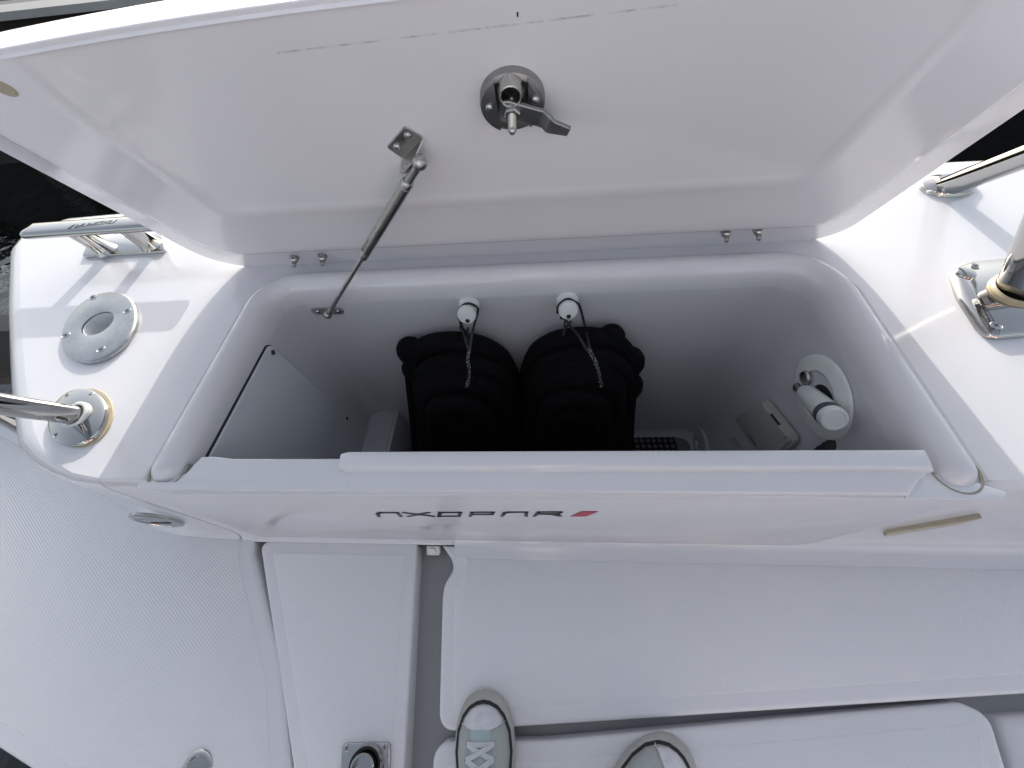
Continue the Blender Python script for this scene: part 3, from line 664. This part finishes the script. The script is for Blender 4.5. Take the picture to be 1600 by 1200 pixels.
for px, py in ((1556, 509), (1523, 416)):
    p = az(px, py, ZG+.014); screw(rr2, (p.x, p.y, ZG+.0150), (0, 0, 1), .0085 if px > 1530 else .007, rot=.5)
p = az(1509, 427, ZG+.0145); MB(M.Translation(V((p.x, p.y, ZG+.0138)))).lathe([(.017, 0), (.016, .003), (.012, .0045), (.001, .005)], n=24).build('cover_cap', CHROME, rr2)

# ================================================================== INSIDE THE LOCKER
yw = IN['yb']-.002
hk = []
LAB = ['white plastic knob hook on the locker back wall, the left of two', 'white plastic knob hook on the locker back wall, the right of two']
CLAB = ['black shock cord looped round the left white hook, hanging straight', 'black shock cord looped round the right white hook, crossing to the right']
RLAB = ['dark bundle of thick black coils hanging on the left inside the locker', 'dark bundle of thick black coils hanging on the right inside the locker']
for i, (px, py) in enumerate(((731, 491), (887, 484))):
    c = ay(px, py, yw-.03); c = V((c.x, yw, c.z))
    h = thing('hanging_hook', LAB[i], 'hook', c, 'white knob hooks on the locker wall'); hk.append(c)
    Th = frame(c, (1, 0, 0), z=(0, -1, .25))
    MB(Th).lathe([(.026, -.006), (.026, .003), (.024, .005), (.017, .012), (.0165, .022), (.020, .028), (.0225, .036), (.0225, .046), (.020, .050), (.001, .051)], n=32).build('knob', PLASTIC, h)
    MB(Th @ M.Translation(V((.001, -.012, .0505)))).lathe([(.0055, -.003), (.0055, .0006), (.001, .0006)], n=16).build('screw_hole', DARK, h)
def smooth_path(pts, n=8):
    P = [V(p) for p in pts]; out = []
    for i in range(len(P)-1):
        p0 = P[max(0, i-1)]; p1 = P[i]; p2 = P[i+1]; p3 = P[min(len(P)-1, i+2)]
        for k in range(n):
            t = k/n; out.append(.5*((2*p1)+(p2-p0)*t+(2*p0-5*p1+4*p2-p3)*t*t+(3*p1-p0-3*p2+p3)*t**3))
    out.append(P[-1]); return out
# rope/fender bundles: nested thick loops draped from a common centre, the ends going down to the floor
def bundle(i, xc, zt, hw, ydep, lumps):
    fl, fm = (1.75, 1.38) if i == 0 else (1.5, 1.25)
    r_ = thing('coiled_rope', RLAB[i], 'rope bundle', (xc, yw-.1, Zf), 'black bundles hung on the hooks')
    rnd = random.Random(3+i)
    spec = []
    for layer, (yy, shrink) in enumerate(((yw-.055, 1.0), (yw-.10, .93), (yw-.145, .80), (yw-.185, .6))):
        for k in range(4):
            ww = (hw-.03)*shrink*(1-.25*k); spec.append((yy+rnd.uniform(-.008, .008), ww, zt-.03-.055*k*1.0-layer*.028, .027+rnd.uniform(-.002, .003)))
    for (yy, ww, zz, rad) in spec:
        dx = rnd.uniform(-.012, .012)
        pts = [(xc-ww*fl+dx, yy-.10, Zf+.03), (xc-ww*fm+dx, yy-.04, (Zf+zz)/2-.05), (xc-ww*.98+dx, yy, zz-.12), (xc-ww*.62+dx, yy, zz-.025), (xc+dx, yy, zz),
               (xc+ww*.62+dx, yy, zz-.03), (xc+ww*.98+dx, yy, zz-.13), (xc+ww*1.20+dx, yy-.04, (Zf+zz)/2-.06), (xc+ww*1.42+dx, yy-.10, Zf+.03)]
        MB().tube(smooth_path(pts, 5), rad, 10).build('coil', ROPE, r_)
    for (lx, lz, lr_, ly) in lumps:
        pts = [(lx-.02, ly+.01, lz-.18), (lx, ly, lz-.06), (lx, ly, lz)]
        b_ = MB(); b_.ball((lx, ly, lz), lr_, n=16, sc=(1, .9, 1.15)); b_.build('coil', ROPE, r_)
    b_ = MB(); b_.loft([[(xc+sc*hw*.8*cos(2*pi*k/20), yw-.11-max(0, .05-z)*.28+sc*.075*sin(2*pi*k/20), z) for k in range(20)] for sc, z in ((1.7, Zf), (1.45, -.15), (1.12, .05), (1, .15), (.8, zt-.10), (.4, zt-.05))], True, True, True)
    b_.build('inner_coils', ROPE, r_)
bundle(0, -.228, .300, .166, 0, [(-.350, .225, .040, yw-.05), (-.355, .17, .035, yw-.07)])
bundle(1, .088, .306, .166, 0, [(.225, .165, .045, yw-.06), (.17, .258, .035, yw-.05), (.235, .08, .045, yw-.08)])
# shock cords
def cordpts(lst): return [ay(x, y, yy) for x, y, yy in lst]
for i in range(2):
    c = hk[i]; ct = thing('shock_cord', CLAB[i], 'cord', c, 'black cords looped round the hooks')
    kz = yw-.030; f_ = yw-.075; g_ = yw-.215
    if i == 0:
        A = [(735, 522, f_-.02), (722, 512, kz), (717, 490, kz), (722, 478, kz+.004), (733, 474, kz+.006), (745, 480, kz), (746, 488, kz), (739, 515, f_), (733, 548, g_)]
        K = [(717, 488, kz), (716, 496, kz), (720, 505, kz-.004), (719, 512, kz-.006), (724, 520, f_), (729, 538, f_-.06), (733, 548, g_)]
        T_ = [(733, 546, g_), (731, 560, g_-.006), (733, 575, g_-.01), (732, 592, g_-.012), (729, 602, g_-.012)]
        X = [[(731, 511, kz-.02), (730, 528, f_), (729, 540, f_-.06)]]
    else:
        A = [(919, 532, f_-.03), (914, 510, kz-.01), (906, 480, kz), (902, 474, kz), (888, 467, kz+.005), (876, 473, kz), (871, 482, kz), (877, 492, kz-.01), (890, 508, kz-.03), (903, 524, f_-.02), (916, 545, g_+.02), (924, 552, g_)]
        K = [(919, 532, f_-.03), (922, 548, g_)]
        T_ = [(921, 545, g_), (926, 556, g_-.005), (932, 570, g_-.01), (936, 585, g_-.012), (940, 602, g_-.012)]
        X = [[(892, 502, kz-.02), (884, 512, kz-.02), (881, 524, f_)], [(883, 500, kz-.02), (880, 524, f_)]]
    MB().tube(smooth_path(cordpts(A), 5), .0030, 8).build('cord_loop', CORD, ct)
    MB().tube(smooth_path(cordpts(K), 5), .0027, 8).build('cord_loop', CORD, ct)
    for x in X: MB().tube(smooth_path(cordpts(x), 5), .0024, 8).build('cord_end', CORD, ct)
    kp = cordpts([(720, 505, kz-.006), (721, 511, kz-.008)]) if i == 0 else cordpts([(872, 487, kz-.004), (878, 496, kz-.01)])
    for p in kp: MB().ball(p, .0055, n=10).build('knot', CORD, ct)
    tp = smooth_path(cordpts(T_), 8); tl = MB().tube(tp, .0032, 8).build('cord_tail', CORD, ct)
    fb = MB(); rnd = random.Random(i)
    for p in tp[::1]:
        for _ in range(2): fb.ball(p+V((rnd.uniform(-.003, .003), -.0026, rnd.uniform(-.004, .004))), .0011, n=6)
    fb = fb.build('fleck', FLECKW, tl); fb['kind'] = 'stuff'

# perforated black mat on the locker floor
mp0 = az(984, 683, Zf+.006); mp1 = az(1052, 684, Zf+.006)
mt = thing('rubber_mat', 'perforated black rubber mat on the locker floor beside the coils', 'mat', (mp0.x, mp0.y, Zf))
p_ = .0215; mm = MB(M.Translation(V((mp1.x, mp1.y, Zf+.004))) )
nx, ny = 9, 12
for i in range(-nx, 0):
    for j in range(-ny, 0):
        x, y = i*p_, j*p_
        sk_ = .32*(-j)*p_*.25
        x += sk_
        mm.torus(.0108, .0034, M.Translation(V((x+p_/2, y+p_/2, 0))), n=12, m=6)
mm = mm.build('ring_grid', RUBBER, mt); mm['kind'] = 'stuff'
nb_ = MB(M.Translation(V((mp1.x, mp1.y, Zf+.004))))
for i in range(-nx, 1):
    nb_.lathe([(.0042, -.003), (.0042, .006), (.001, .007)], M.Translation(V((i*p_, 0, 0))), n=8)
    for j in range(-ny, 0): nb_.lathe([(.0035, -.003), (.0035, .006), (.001, .007)], M.Translation(V((i*p_+.32*(-j)*p_*.25, j*p_, 0))), n=6)
nb_ = nb_.build('stud', RUBBER, mt); nb_['kind'] = 'stuff'

# round inspection hatch low on the right wall
xr = IN['xr']-.018
c = ax(1094, 704, xr); 
ih_ = thing('inspection_hatch', 'round white screw-in hatch low on the right inside wall, half hidden by the lip', 'inspection hatch', c)
Ti = frame(V((xr-.004, c.y, c.z)), (0, 1, 0), z=(-1, 0, 0))
MB(Ti).lathe([(.084, -.004), (.084, .005), (.081, .008), (.073, .008), (.071, .004), (.068, .004), (.066, .0075), (.001, .0078)], n=44).build('hatch_ring', PANEL, ih_)
for s_ in (-1, 1): MB(Ti).prism(rpoly([(s_*.02-.013, -.022), (s_*.02+.013, -.022), (s_*.02+.013, .022), (s_*.02-.013, .022)], .012), .005, .011, bev=.002).build('finger_grip', PLASTIC, ih_)
# grey box cover on the right wall
cq = [ax(x, y, xr-.012) for x, y in ((1146, 652), (1190, 626), (1237, 686), (1196, 724))]
c = sum(cq, V())/4
sb = thing('socket_box', 'warm grey hinged plastic box cover on the right inside wall beside the shower', 'socket box', c)
Tx = M(((0, 0, -1, xr+.002), (1, 0, 0, 0), (0, 1, 0, 0), (0, 0, 0, 1)))
pl_ = rpoly([(p.y, p.z) for p in cq], .012, 5)
MB(Tx).prism(inset(pl_, -.003), -.004, .006, bev=.002).build('box_base', GREYPL, sb)
MB(Tx).prism(pl_, .006, .017, bev=.004).build('box_cover', GREYPL, sb)
e1 = V((cq[1].y, cq[1].z)); e2 = V((cq[2].y, cq[2].z)); ed = (e2-e1).normalized(); en = V((-ed.y, ed.x)); cc2 = V((c.y, c.z)); en = en if (cc2-e1).dot(en) > 0 else -en
def bandp(a, b_, i0, i1): return [tuple(e1.lerp(e2, a)+en*i0), tuple(e1.lerp(e2, b_)+en*i0), tuple(e1.lerp(e2, b_)+en*i1), tuple(e1.lerp(e2, a)+en*i1)]
MB(Tx).prism(bandp(.10, .36, .001, .014), .012, .020, bev=.001).build('hinge_lug', GREYPL, sb)
MB(Tx).prism(bandp(.66, .92, .001, .014), .012, .020, bev=.001).build('hinge_lug', GREYPL, sb)
MB(Tx).prism(bandp(.37, .65, .0, .0025), .012, .0178).build('hinge_gap', DARK, sb)
lo = (cq[0].lerp(cq[3], .45)); 
sc_ = MB(Tx); rnd = random.Random(5)
dz = (V((cq[3].y-cq[0].y, cq[3].z-cq[0].z))).normalized(); dp = V((cq[1].y-cq[0].y, cq[1].z-cq[0].z)).normalized()
o0 = V((lo.y, lo.z))+dp*.014
for k in range(7):
    a = o0+dz*(.0065*k); strokes(sc_, [[tuple(a), tuple(a+dp*rnd.uniform(.004, .008)+dz*.001), tuple(a+dz*.004+dp*.001)]], .0013, .0172+.0001*k, I4)
sc_.build('lettering', INK, sb)
# small printed label between the hatch and the box
c = ax(1150, 700, xr); lbq = [ax(x, y, xr) for x, y in ((1139, 688), (1146, 684), (1162, 708), (1154, 712))]
b = MB(Tx); b.prism([(p.y, p.z) for p in lbq], .0025, .004); lbl = tag(b.build('label_plate', PANEL), 'small printed label strip on the locker side wall next to the grey box', 'label')
b = MB(Tx); u0 = V((lbq[0].y, lbq[0].z)); u1 = V((lbq[3].y, lbq[3].z)); v1 = V((lbq[1].y, lbq[1].z))-u0
for k in range(6):
    a = u0.lerp(u1, .12+.13*k)+v1*.25; strokes(b, [[tuple(a), tuple(a+v1*.5), tuple(a+v1*.3+(u1-u0)*.06)]], .0012, .0043, I4)
strokes(b, [[tuple(u0+v1*.95), tuple(u1+v1*.95)], [tuple(u0+v1*.02), tuple(u0+v1*.95)]], .001, .0043, I4)
b.build('lettering', INK, lbl)
# shower recess on the right wall
xw2 = IN['xr']-.004
cpx = [(1283, 556), (1300, 568), (1320, 597), (1333, 632), (1335, 655), (1325, 675), (1305, 682), (1280, 675), (1255, 655), (1240, 628), (1232, 600), (1240, 575), (1258, 560)]
rim = [ax(x, y, xw2) for x, y in cpx]; c = sum(rim, V())/len(rim)
sh = thing('shower_holder', 'white recessed oval shower holder in the right inside wall of the locker', 'shower holder', c)
ry = (max(p.y for p in rim)-min(p.y for p in rim))/2; rz = (max(p.z for p in rim)-min(p.z for p in rim))/2
Tsx = M(((0, 0, -1, xw2), (1, 0, 0, c.y), (0, 1, 0, c.z), (0, 0, 0, 1)))
hc = ax(1280, 618, xw2); hy, hz = hc.y-c.y, hc.z-c.z
MB(Tsx).loft([ell(ry, rz, -.002), ell(ry*.985, rz*.985, .003), ell(ry*.95, rz*.95, .0045), ell(ry*.62, rz*.62, .006, hy, hz), ell(ry*.59, rz*.59, .004, hy, hz), ell(ry*.58, rz*.58, -.002, hy, hz)], True).build('flange', PLASTIC, sh)
MB(Tsx).loft([ell(ry*.585, rz*.585, .004, hy, hz), ell(ry*.575, rz*.57, .001, hy, hz), ell(ry*.5, rz*.5, .0005, hy, hz)], True, False, True).build('recess_cup', PANEL, sh)
MB(Tsx).loft([ell(ry*.36, rz*.40, .0012, hy-ry*.13, hz+rz*.02), ell(ry*.2, rz*.2, .0014, hy-ry*.13, hz)], True, False, True).build('hole_shade', DARK, sh)  # flat dark disc painting the shade inside the opening
k1 = ax(1259, 590, xw2-.006)
MB(M(((0, 0, -1, xw2-.003), (1, 0, 0, k1.y), (0, 1, 0, k1.z), (0, 0, 0, 1)))).lathe([(.016, -.001), (.016, .006), (.013, .009), (.010, .007), (.001, .007)], n=24).build('tap_button', STEEL, sh)
k2 = ax(1245, 605, xw2-.008); MB().ball(k2, .010, n=12, sc=(.7, 1, 1.2)).build('hose_nut', DSTEEL, sh)
hd0 = ax(1258, 612, xw2-.012); hd1 = ax(1304, 656, xw2-.050)
hs_ = thing('shower_handset', 'white hand shower with a grey band sticking out of its oval holder', 'hand shower', hd0)
dh = hd1-hd0; Lh = dh.length; Thd = frame(hd0, anyx(dh), z=dh)
MB(Thd).lathe([(.010, -.012), (.016, .002), (.019, .014), (.0215, Lh*.45), (.0225, Lh*.74), (.0225, Lh*.78)], n=32).build('body', PLASTIC, hs_)
MB(Thd).lathe([(.0226, Lh*.775), (.0236, Lh*.79), (.0236, Lh*.89), (.0226, Lh*.9)], n=32, cap0=False, cap1=False).build('band', mat('slate_band', (.07, .08, .09), .5), hs_)
MB(Thd).lathe([(.0228, Lh*.895), (.0228, Lh*.97), (.0205, Lh*1.01), (.017, Lh*1.01), (.016, Lh*.995), (.001, Lh*.995)], n=32).build('spray_face', PLASTIC, hs_)
# black handle in the front right corner
a0_ = ay(1313, 692, .335); a1__ = ay(1235, 745, .30)
th_ = thing('pump_handle', 'black rounded handle end poking up in the front right corner of the locker', 'handle', a1__)
d_ = (a1__-a0_); n_seg = 9
MB().tube([a0_-d_.normalized()*.012, a0_-d_.normalized()*.006, a0_, a0_+d_*.3, a0_+d_*.7, a1__, a1__+d_*.8], [.006, .0135, .017, .0178, .0165, .0165, .0165], 18).build('grip', RUBBER, th_)
for k in range(6):
    p = a0_+d_*(.18+.11*k); MB(frame(p, anyx(d_), z=d_)).torus(.0172, .0016, n=20, m=6).build('grip_rib', RUBBER, th_)

# ================================================================== DECK FITTINGS AT THE BOTTOM
c = az(572, 1192, 0)
so = thing('table_socket', 'square polished steel base plate with a tube in a black ring on the step panel', 'table socket', c)
q = [az(535, 1161, .006), az(610, 1160, .006), az(608, 1225, .006), az(531, 1226, .006)]
cx_, cy_ = c.x, (q[0].y+q[3].y)/2
b = MB(); b.prism(rpoly([(p.x, p.y) for p in q], .007, 4), 0, .0065, bev=.0015); b.build('plate', CHROME, so)
cc3 = (q[0]+q[1]+q[2]+q[3])/4; cc3.y -= .004; cc3.x += .004
MB(M.Translation(V((cc3.x, cc3.y, .0055)))).lathe([(.035, 0), (.034, .007), (.031, .012), (.0305, .001)], n=36, cap1=False, cap0=False).build('raised_collar', CHROME, so)
MB(M.Translation(V((cc3.x, cc3.y, .012)))).torus(.0285, .0045, n=40, m=10).build('black_ring', RUBBER, so)
MB(M.Translation(V((cc3.x, cc3.y, .0)))).lathe([(.0235, .003), (.0235, .030), (.021, .033), (.019, .033), (.018, .02), (.001, .02)], n=36).build('tube', CHROME, so)
for x, y in ((542, 1169), (601, 1168)):
    p = az(x, y, .0065); screw(so, (p.x, p.y, .0064), (0, 0, 1), .0052, rot=.4)
c = az(308, 1203, 0)
fc = thing('filler_cap', 'round polished steel filler cap on the left deck at the bottom edge', 'filler cap', c)
MB(M.Translation(c)).lathe([(.031, 0), (.031, .003), (.028, .0055), (.0225, .006), (.021, .004), (.019, .004), (.001, .0045)], n=40).build('cap', CHROME, fc)
MB(M.Translation(c+V((0, 0, .004)))).prism(rpoly([(-.015, -.004), (.015, -.004), (.015, .004), (-.015, .004)], .003), 0, .003, bev=.001).build('key_slot', DSTEEL, fc)

# ================================================================== PERSON (sneakers in view; body stands behind the camera)
pt = thing('person', 'person in grey canvas sneakers with white toe caps and laces standing on the deck', 'person', (.02, -.33, 0))
def shoe(tx, ty, ang, mir):
    """toe tip at (tx,ty); pointing along angle ang from +Y (positive to the right)"""
    T = M.Translation(V((tx, ty, .001))) @ M.Rotation(-ang, 4, 'Z') @ M.Translation(V((0, -.163, 0)))
    Ls_ = .29
    def plan(t, infl=0):   # t -1 heel .. 1 toe : half widths (left,right)
        y = t*Ls_/2
        base = [(-1, 0), (-.97, .016), (-.88, .029), (-.6, .035), (-.2, .036), (.2, .044), (.5, .050), (.7, .048), (.85, .039), (.94, .027), (.985, .013), (1, 0)]
        for (a, wa), (b__, wb) in zip(base[:-1], base[1:]):
            if a <= t <= b__: k = (t-a)/(b__-a); wv2 = wa+(wb-wa)*k; break
        return y, wv2
    ts = [-1, -.985, -.94, -.88, -.75, -.6, -.4, -.2, 0, .2, .35, .5, .6, .7, .78, .85, .9, .94, .97, .985, 1]
    def outline(gr):
        L_ = []; R_ = []
        for t in ts:
            y, hw = plan(t); cxm = .004*mir*math.sin((t+1)*1.4)
            y2 = y+gr*t+(max(0, gr-.004)*2.2 if t > .5 else 0)*min(1, (t-.5)/.4); L_.append((cxm-(hw+gr*(1-abs(t)**6)) if hw > 0 else cxm, y2)); R_.append((cxm+(hw+gr*(1-abs(t)**6)) if hw > 0 else cxm, y2))
        return R_+list(reversed(L_[1:-1]))
    def ring(gr, z): return [(p[0], p[1], z) for p in outline(gr)]
    so_ = MB(T).loft([ring(.003, 0), ring(.0075, .004), ring(.0095, .014), ring(.0075, .024), ring(.0045, .030), ring(-.002, .032)], True, True, True).build('shoe', SOLE, pt, 60)
    MB(T).loft([ring(.0048, .0290), ring(.0042, .0318), ring(.0026, .0325), ring(.0, .0325)], True).build('stripe', BLKLINE, so_, 60)
    # canvas upper: cross-sections
    def hgt(t): 
        pts = [(-1, .075), (-.8, .085), (-.45, .092), (-.15, .090), (.1, .080), (.35, .066), (.5, .060), (.7, .055), (.85, .047), (.95, .039), (1, .032)]
        for (a, wa), (b__, wb) in zip(pts[:-1], pts[1:]):
            if a <= t <= b__: k = (t-a)/(b__-a); return wa+(wb-wa)*k
    def sect(t, z0=.029, gr=-.002, lift=0):
        y, hw = plan(t); hw = max(.002, hw+gr); cxm = .004*mir*math.sin((t+1)*1.4); h = hgt(t)+lift; out = []
        for k in range(17):
            a = pi*k/16; s_ = math.copysign(abs(cos(a))**.75, cos(a)); out.append((cxm+hw*s_, y, z0+(h-z0)*sin(a)**.8))
        return out
    uts = [-.985, -.94, -.88, -.75, -.6, -.4, -.2, 0, .15, .3, .42, .5, .6, .7, .76, .82, .87, .92]
    MB(T).loft([sect(t) for t in uts], False, True, False).build('upper', CANVAS, so_, 70)
    # toe cap: rubber dome with a curved rear edge
    cr = []
    for t in (.73, .745, .76, .78, .80, .83, .86, .9, .94, .965, .98): 
        s2 = sect(t, .030, -.0025, .003 if t > .74 else -.002)
        if t < .80:    # bow the rear edge forward at the sides
            s2 = [(p[0], p[1]+.014*(abs(p[0])/.045)**2*(.80-t)/.07, p[2]) for p in s2]
        cr.append(s2)
    MB(T).loft(cr, False, False, True).build('toe_cap', CAP, so_, 70)
    # tongue
    tg = []
    for t in (.715, .5, .36, .3, .15, 0, -.2, -.4):
        y, hw = plan(t); tg.append([((-1+2*k/8)*.019, y+.006, hgt(t)+.0025-.004*abs(-1+2*k/8)**2) for k in range(9)])
    MB(T).loft(tg, False).build('tongue', mat('tongue_canvas', (.43, .50, .50), .85, bump='noise', bscale=700, bstr=.3), so_, 60)
    # eyelet stays, eyelets and laces
    rows = [.62, .48, .34, .20, .06]
    ev = []
    for t in rows:
        y, hw = plan(t); h = hgt(t)
        for s_ in (-1, 1):
            x = s_*.0255; p = V((x, y, h-.0045+.002)); ev.append((s_, p))
            MB(T @ frame(p, (1, 0, 0), z=(s_*.55, .15, .9))).torus(.0037, .0013, n=14, m=6).build('eyelet', CHROME, so_)
            MB(T @ frame(p, (1, 0, 0), z=(s_*.55, .15, .9))).lathe([(.003, -.0005), (.001, -.0004)], n=10).build('eyelet_hole', DARK, so_)
    def lace(p, q, lift, wd=.0042):
        P_ = [p+(q-p)*(k/8)+V((0, 0, lift*sin(pi*k/8)+.002)) for k in range(9)]; rg = []
        for k, a in enumerate(P_):
            d2 = (q-p).normalized(); sd2 = V((-d2.y, d2.x, 0)).normalized()*wd; up2 = V((0, 0, .0011)); rg.append([a-sd2-up2, a+sd2-up2, a+sd2*.8+up2, a-sd2*.8+up2])
        MB(T).loft(rg, True, True, True).build('lace', LACE, so_, 50)
    for r_ in range(5):
        lft, rgt = ev[2*r_][1], ev[2*r_+1][1]
        if r_ == 0: lace(lft, rgt, .006)
        if r_ < 4:
            lace(ev[2*r_][1], ev[2*r_+3][1], .0075); lace(ev[2*r_+1][1], ev[2*r_+2][1], .0095)
    return T
pL = az(757, 1079, .012); pR = az(1074, 1172, .012)
shoe(pL.x, pL.y, radians(-3), 1)
shoe(pR.x, pR.y, radians(54), -1)
# body: one skinned figure
bv = []; be = []; rad_ = []
def bvert(p, r, par=None):
    bv.append(p); rad_.append(r)
    if par is not None: be.append((par, len(bv)-1))
    return len(bv)-1
heelL = V((pL.x-.010, pL.y-.235, 0)); heelR = V((pR.x-.20, pR.y-.145, 0))
pel = bvert((-.02, -.40, .86), (.15, .11))
for hx, hl in ((-.105, heelL), (.085, heelR)):
    hp = bvert((-.02+hx, -.40, .80), (.095, .095), pel); kn = bvert(((-.02+hx+hl.x)/2, -.355, .46), (.065, .065), hp); an = bvert((hl.x, hl.y, .10), (.047, .052), kn); bvert((hl.x, hl.y+.004, .07), (.048, .055), an)
wa = bvert((-.02, -.40, 1.02), (.145, .10), pel); chs = bvert((-.02, -.405, 1.26), (.165, .115), wa); nk = bvert((-.02, -.39, 1.43), (.07, .065), chs); 
hdn = bvert((-.02, -.355, 1.52), (.062, .065), nk); hd = bvert((-.02, -.31, 1.60), (.078, .095), hdn); bvert((-.02, -.30, 1.69), (.06, .075), hd)
for s_ in (-1, 1):
    shd = bvert((-.02+s_*.19, -.40, 1.36), (.065, .065), chs); el = bvert((-.02+s_*.27, -.34, 1.10), (.045, .045), shd); wr = bvert((-.02+s_*.13, -.14, 1.02), (.028, .024), el); pm = bvert((-.02+s_*.10, -.075, 1.015), (.032, .016), wr)
    for f_i in range(4): 
        a_ = bvert((-.02+s_*(.085-.012*f_i), -.035, 1.03-.014*f_i), (.0085, .0085), pm); b__ = bvert((-.02+s_*(.068-.01*f_i), -.022, 1.03-.014*f_i), (.0075, .0075), a_)
    t_ = bvert((-.02+s_*.08, -.085, 1.045), (.010, .010), pm); bvert((-.02+s_*.062, -.065, 1.06), (.008, .008), t_)
me = bpy.data.meshes.new('body'); me.from_pydata([tuple(p) for p in bv], be, [])
bo_ = place('body', me, pt); me.materials.append(JACKET); me.materials.append(JEANS); me.materials.append(SKIN)
md = bo_.modifiers.new('skin', 'SKIN')
for i, r in enumerate(rad_): me.skin_vertices[0].data[i].radius = r
me.skin_vertices[0].data[0].use_root = True
ss = bo_.modifiers.new('sub', 'SUBSURF'); ss.levels = 2; ss.render_levels = 2
dg = bpy.context.evaluated_depsgraph_get(); ev_ = bpy.data.meshes.new_from_object(bo_.evaluated_get(dg)); bo_.modifiers.clear(); bo_.data = ev_
ev_.materials.clear(); [ev_.materials.append(m) for m in (JACKET, JEANS, SKIN)]
for p in ev_.polygons:
    z, y = p.center.z, p.center.y; p.material_index = 2 if (z > 1.45 or (y > -.15 and .9 < z < 1.1)) else (1 if z < .90 else 0); p.use_smooth = True
b = MB(M.Translation(V((-.02, -.325, 1.66)))); b.ball((0, -.02, .02), .1, n=18, sc=(.9, 1.05, .95)); b.build('hair', HAIR, pt)

# ================================================================== CABIN ADDED BEHIND THE VIEWER (unseen, gives the steel dark and red reflections)
cb = thing('reflection_cabin', 'white boat cabin with dark windows and a red stripe, added out of view for reflections', 'cabin', (.3, -2.1, 0))
b = MB(); b.box((.3, -2.2, .45), (2.6, .12, .9)); b.build('wall', GEL, cb)
for k in range(3): b = MB(); b.box((-.56+.86*k, -2.2, 1.35), (.80, .05, .84)); b.build('window', mat('tinted_glass', (.01, .012, .015), .05), cb)
for k in range(4): b = MB(); b.box((-.99+.86*k, -2.2, 1.35), (.055, .11, .9)); b.build('window_post', GEL, cb)
b = MB(); b.box((.3, -2.13, .62), (2.5, .02, .22)); b.build('stripe', RED, cb)  # made-up stripe that puts red into the steel reflections
b = MB(); b.prism(rpoly([(-1.1, -3.4), (1.7, -3.4), (1.7, -1.95), (-1.1, -1.95)], .15), 1.80, 1.90, bev=.03); b.build('roof', GEL, cb)
# ================================================================== FAR BACKGROUND: floating dock past the lid
dk = thing('dock', 'dark timber dock with a pale grey edge beyond the lid, top left corner', 'dock', (0, 4.1, -.75))
b = MB(); b.box((0, 4.26, .385), (16, .30, .05)); b.build('edge_rail', DOCKL, dk)
for k in range(9):
    b = MB(); b.box((0, 4.56+.27*k, .37+.004*(k % 2)), (16, .255, .05)); b.build('plank', DOCK, dk)
b = MB(); b.box((0, 4.32, -.22), (15.9, .16, 1.14)); b.build('dock_wall', mat('shaded_timber', (.012, .012, .011), .8), dk)  # near-black colour stands in for shade on the side away from the sun
for k in range(9): MB().lathe([(.13, -1.2), (.13, .34)], M.Translation(V((-7.2+1.8*k, 4.16, 0))), n=14).build('pile', RUBBER, dk)
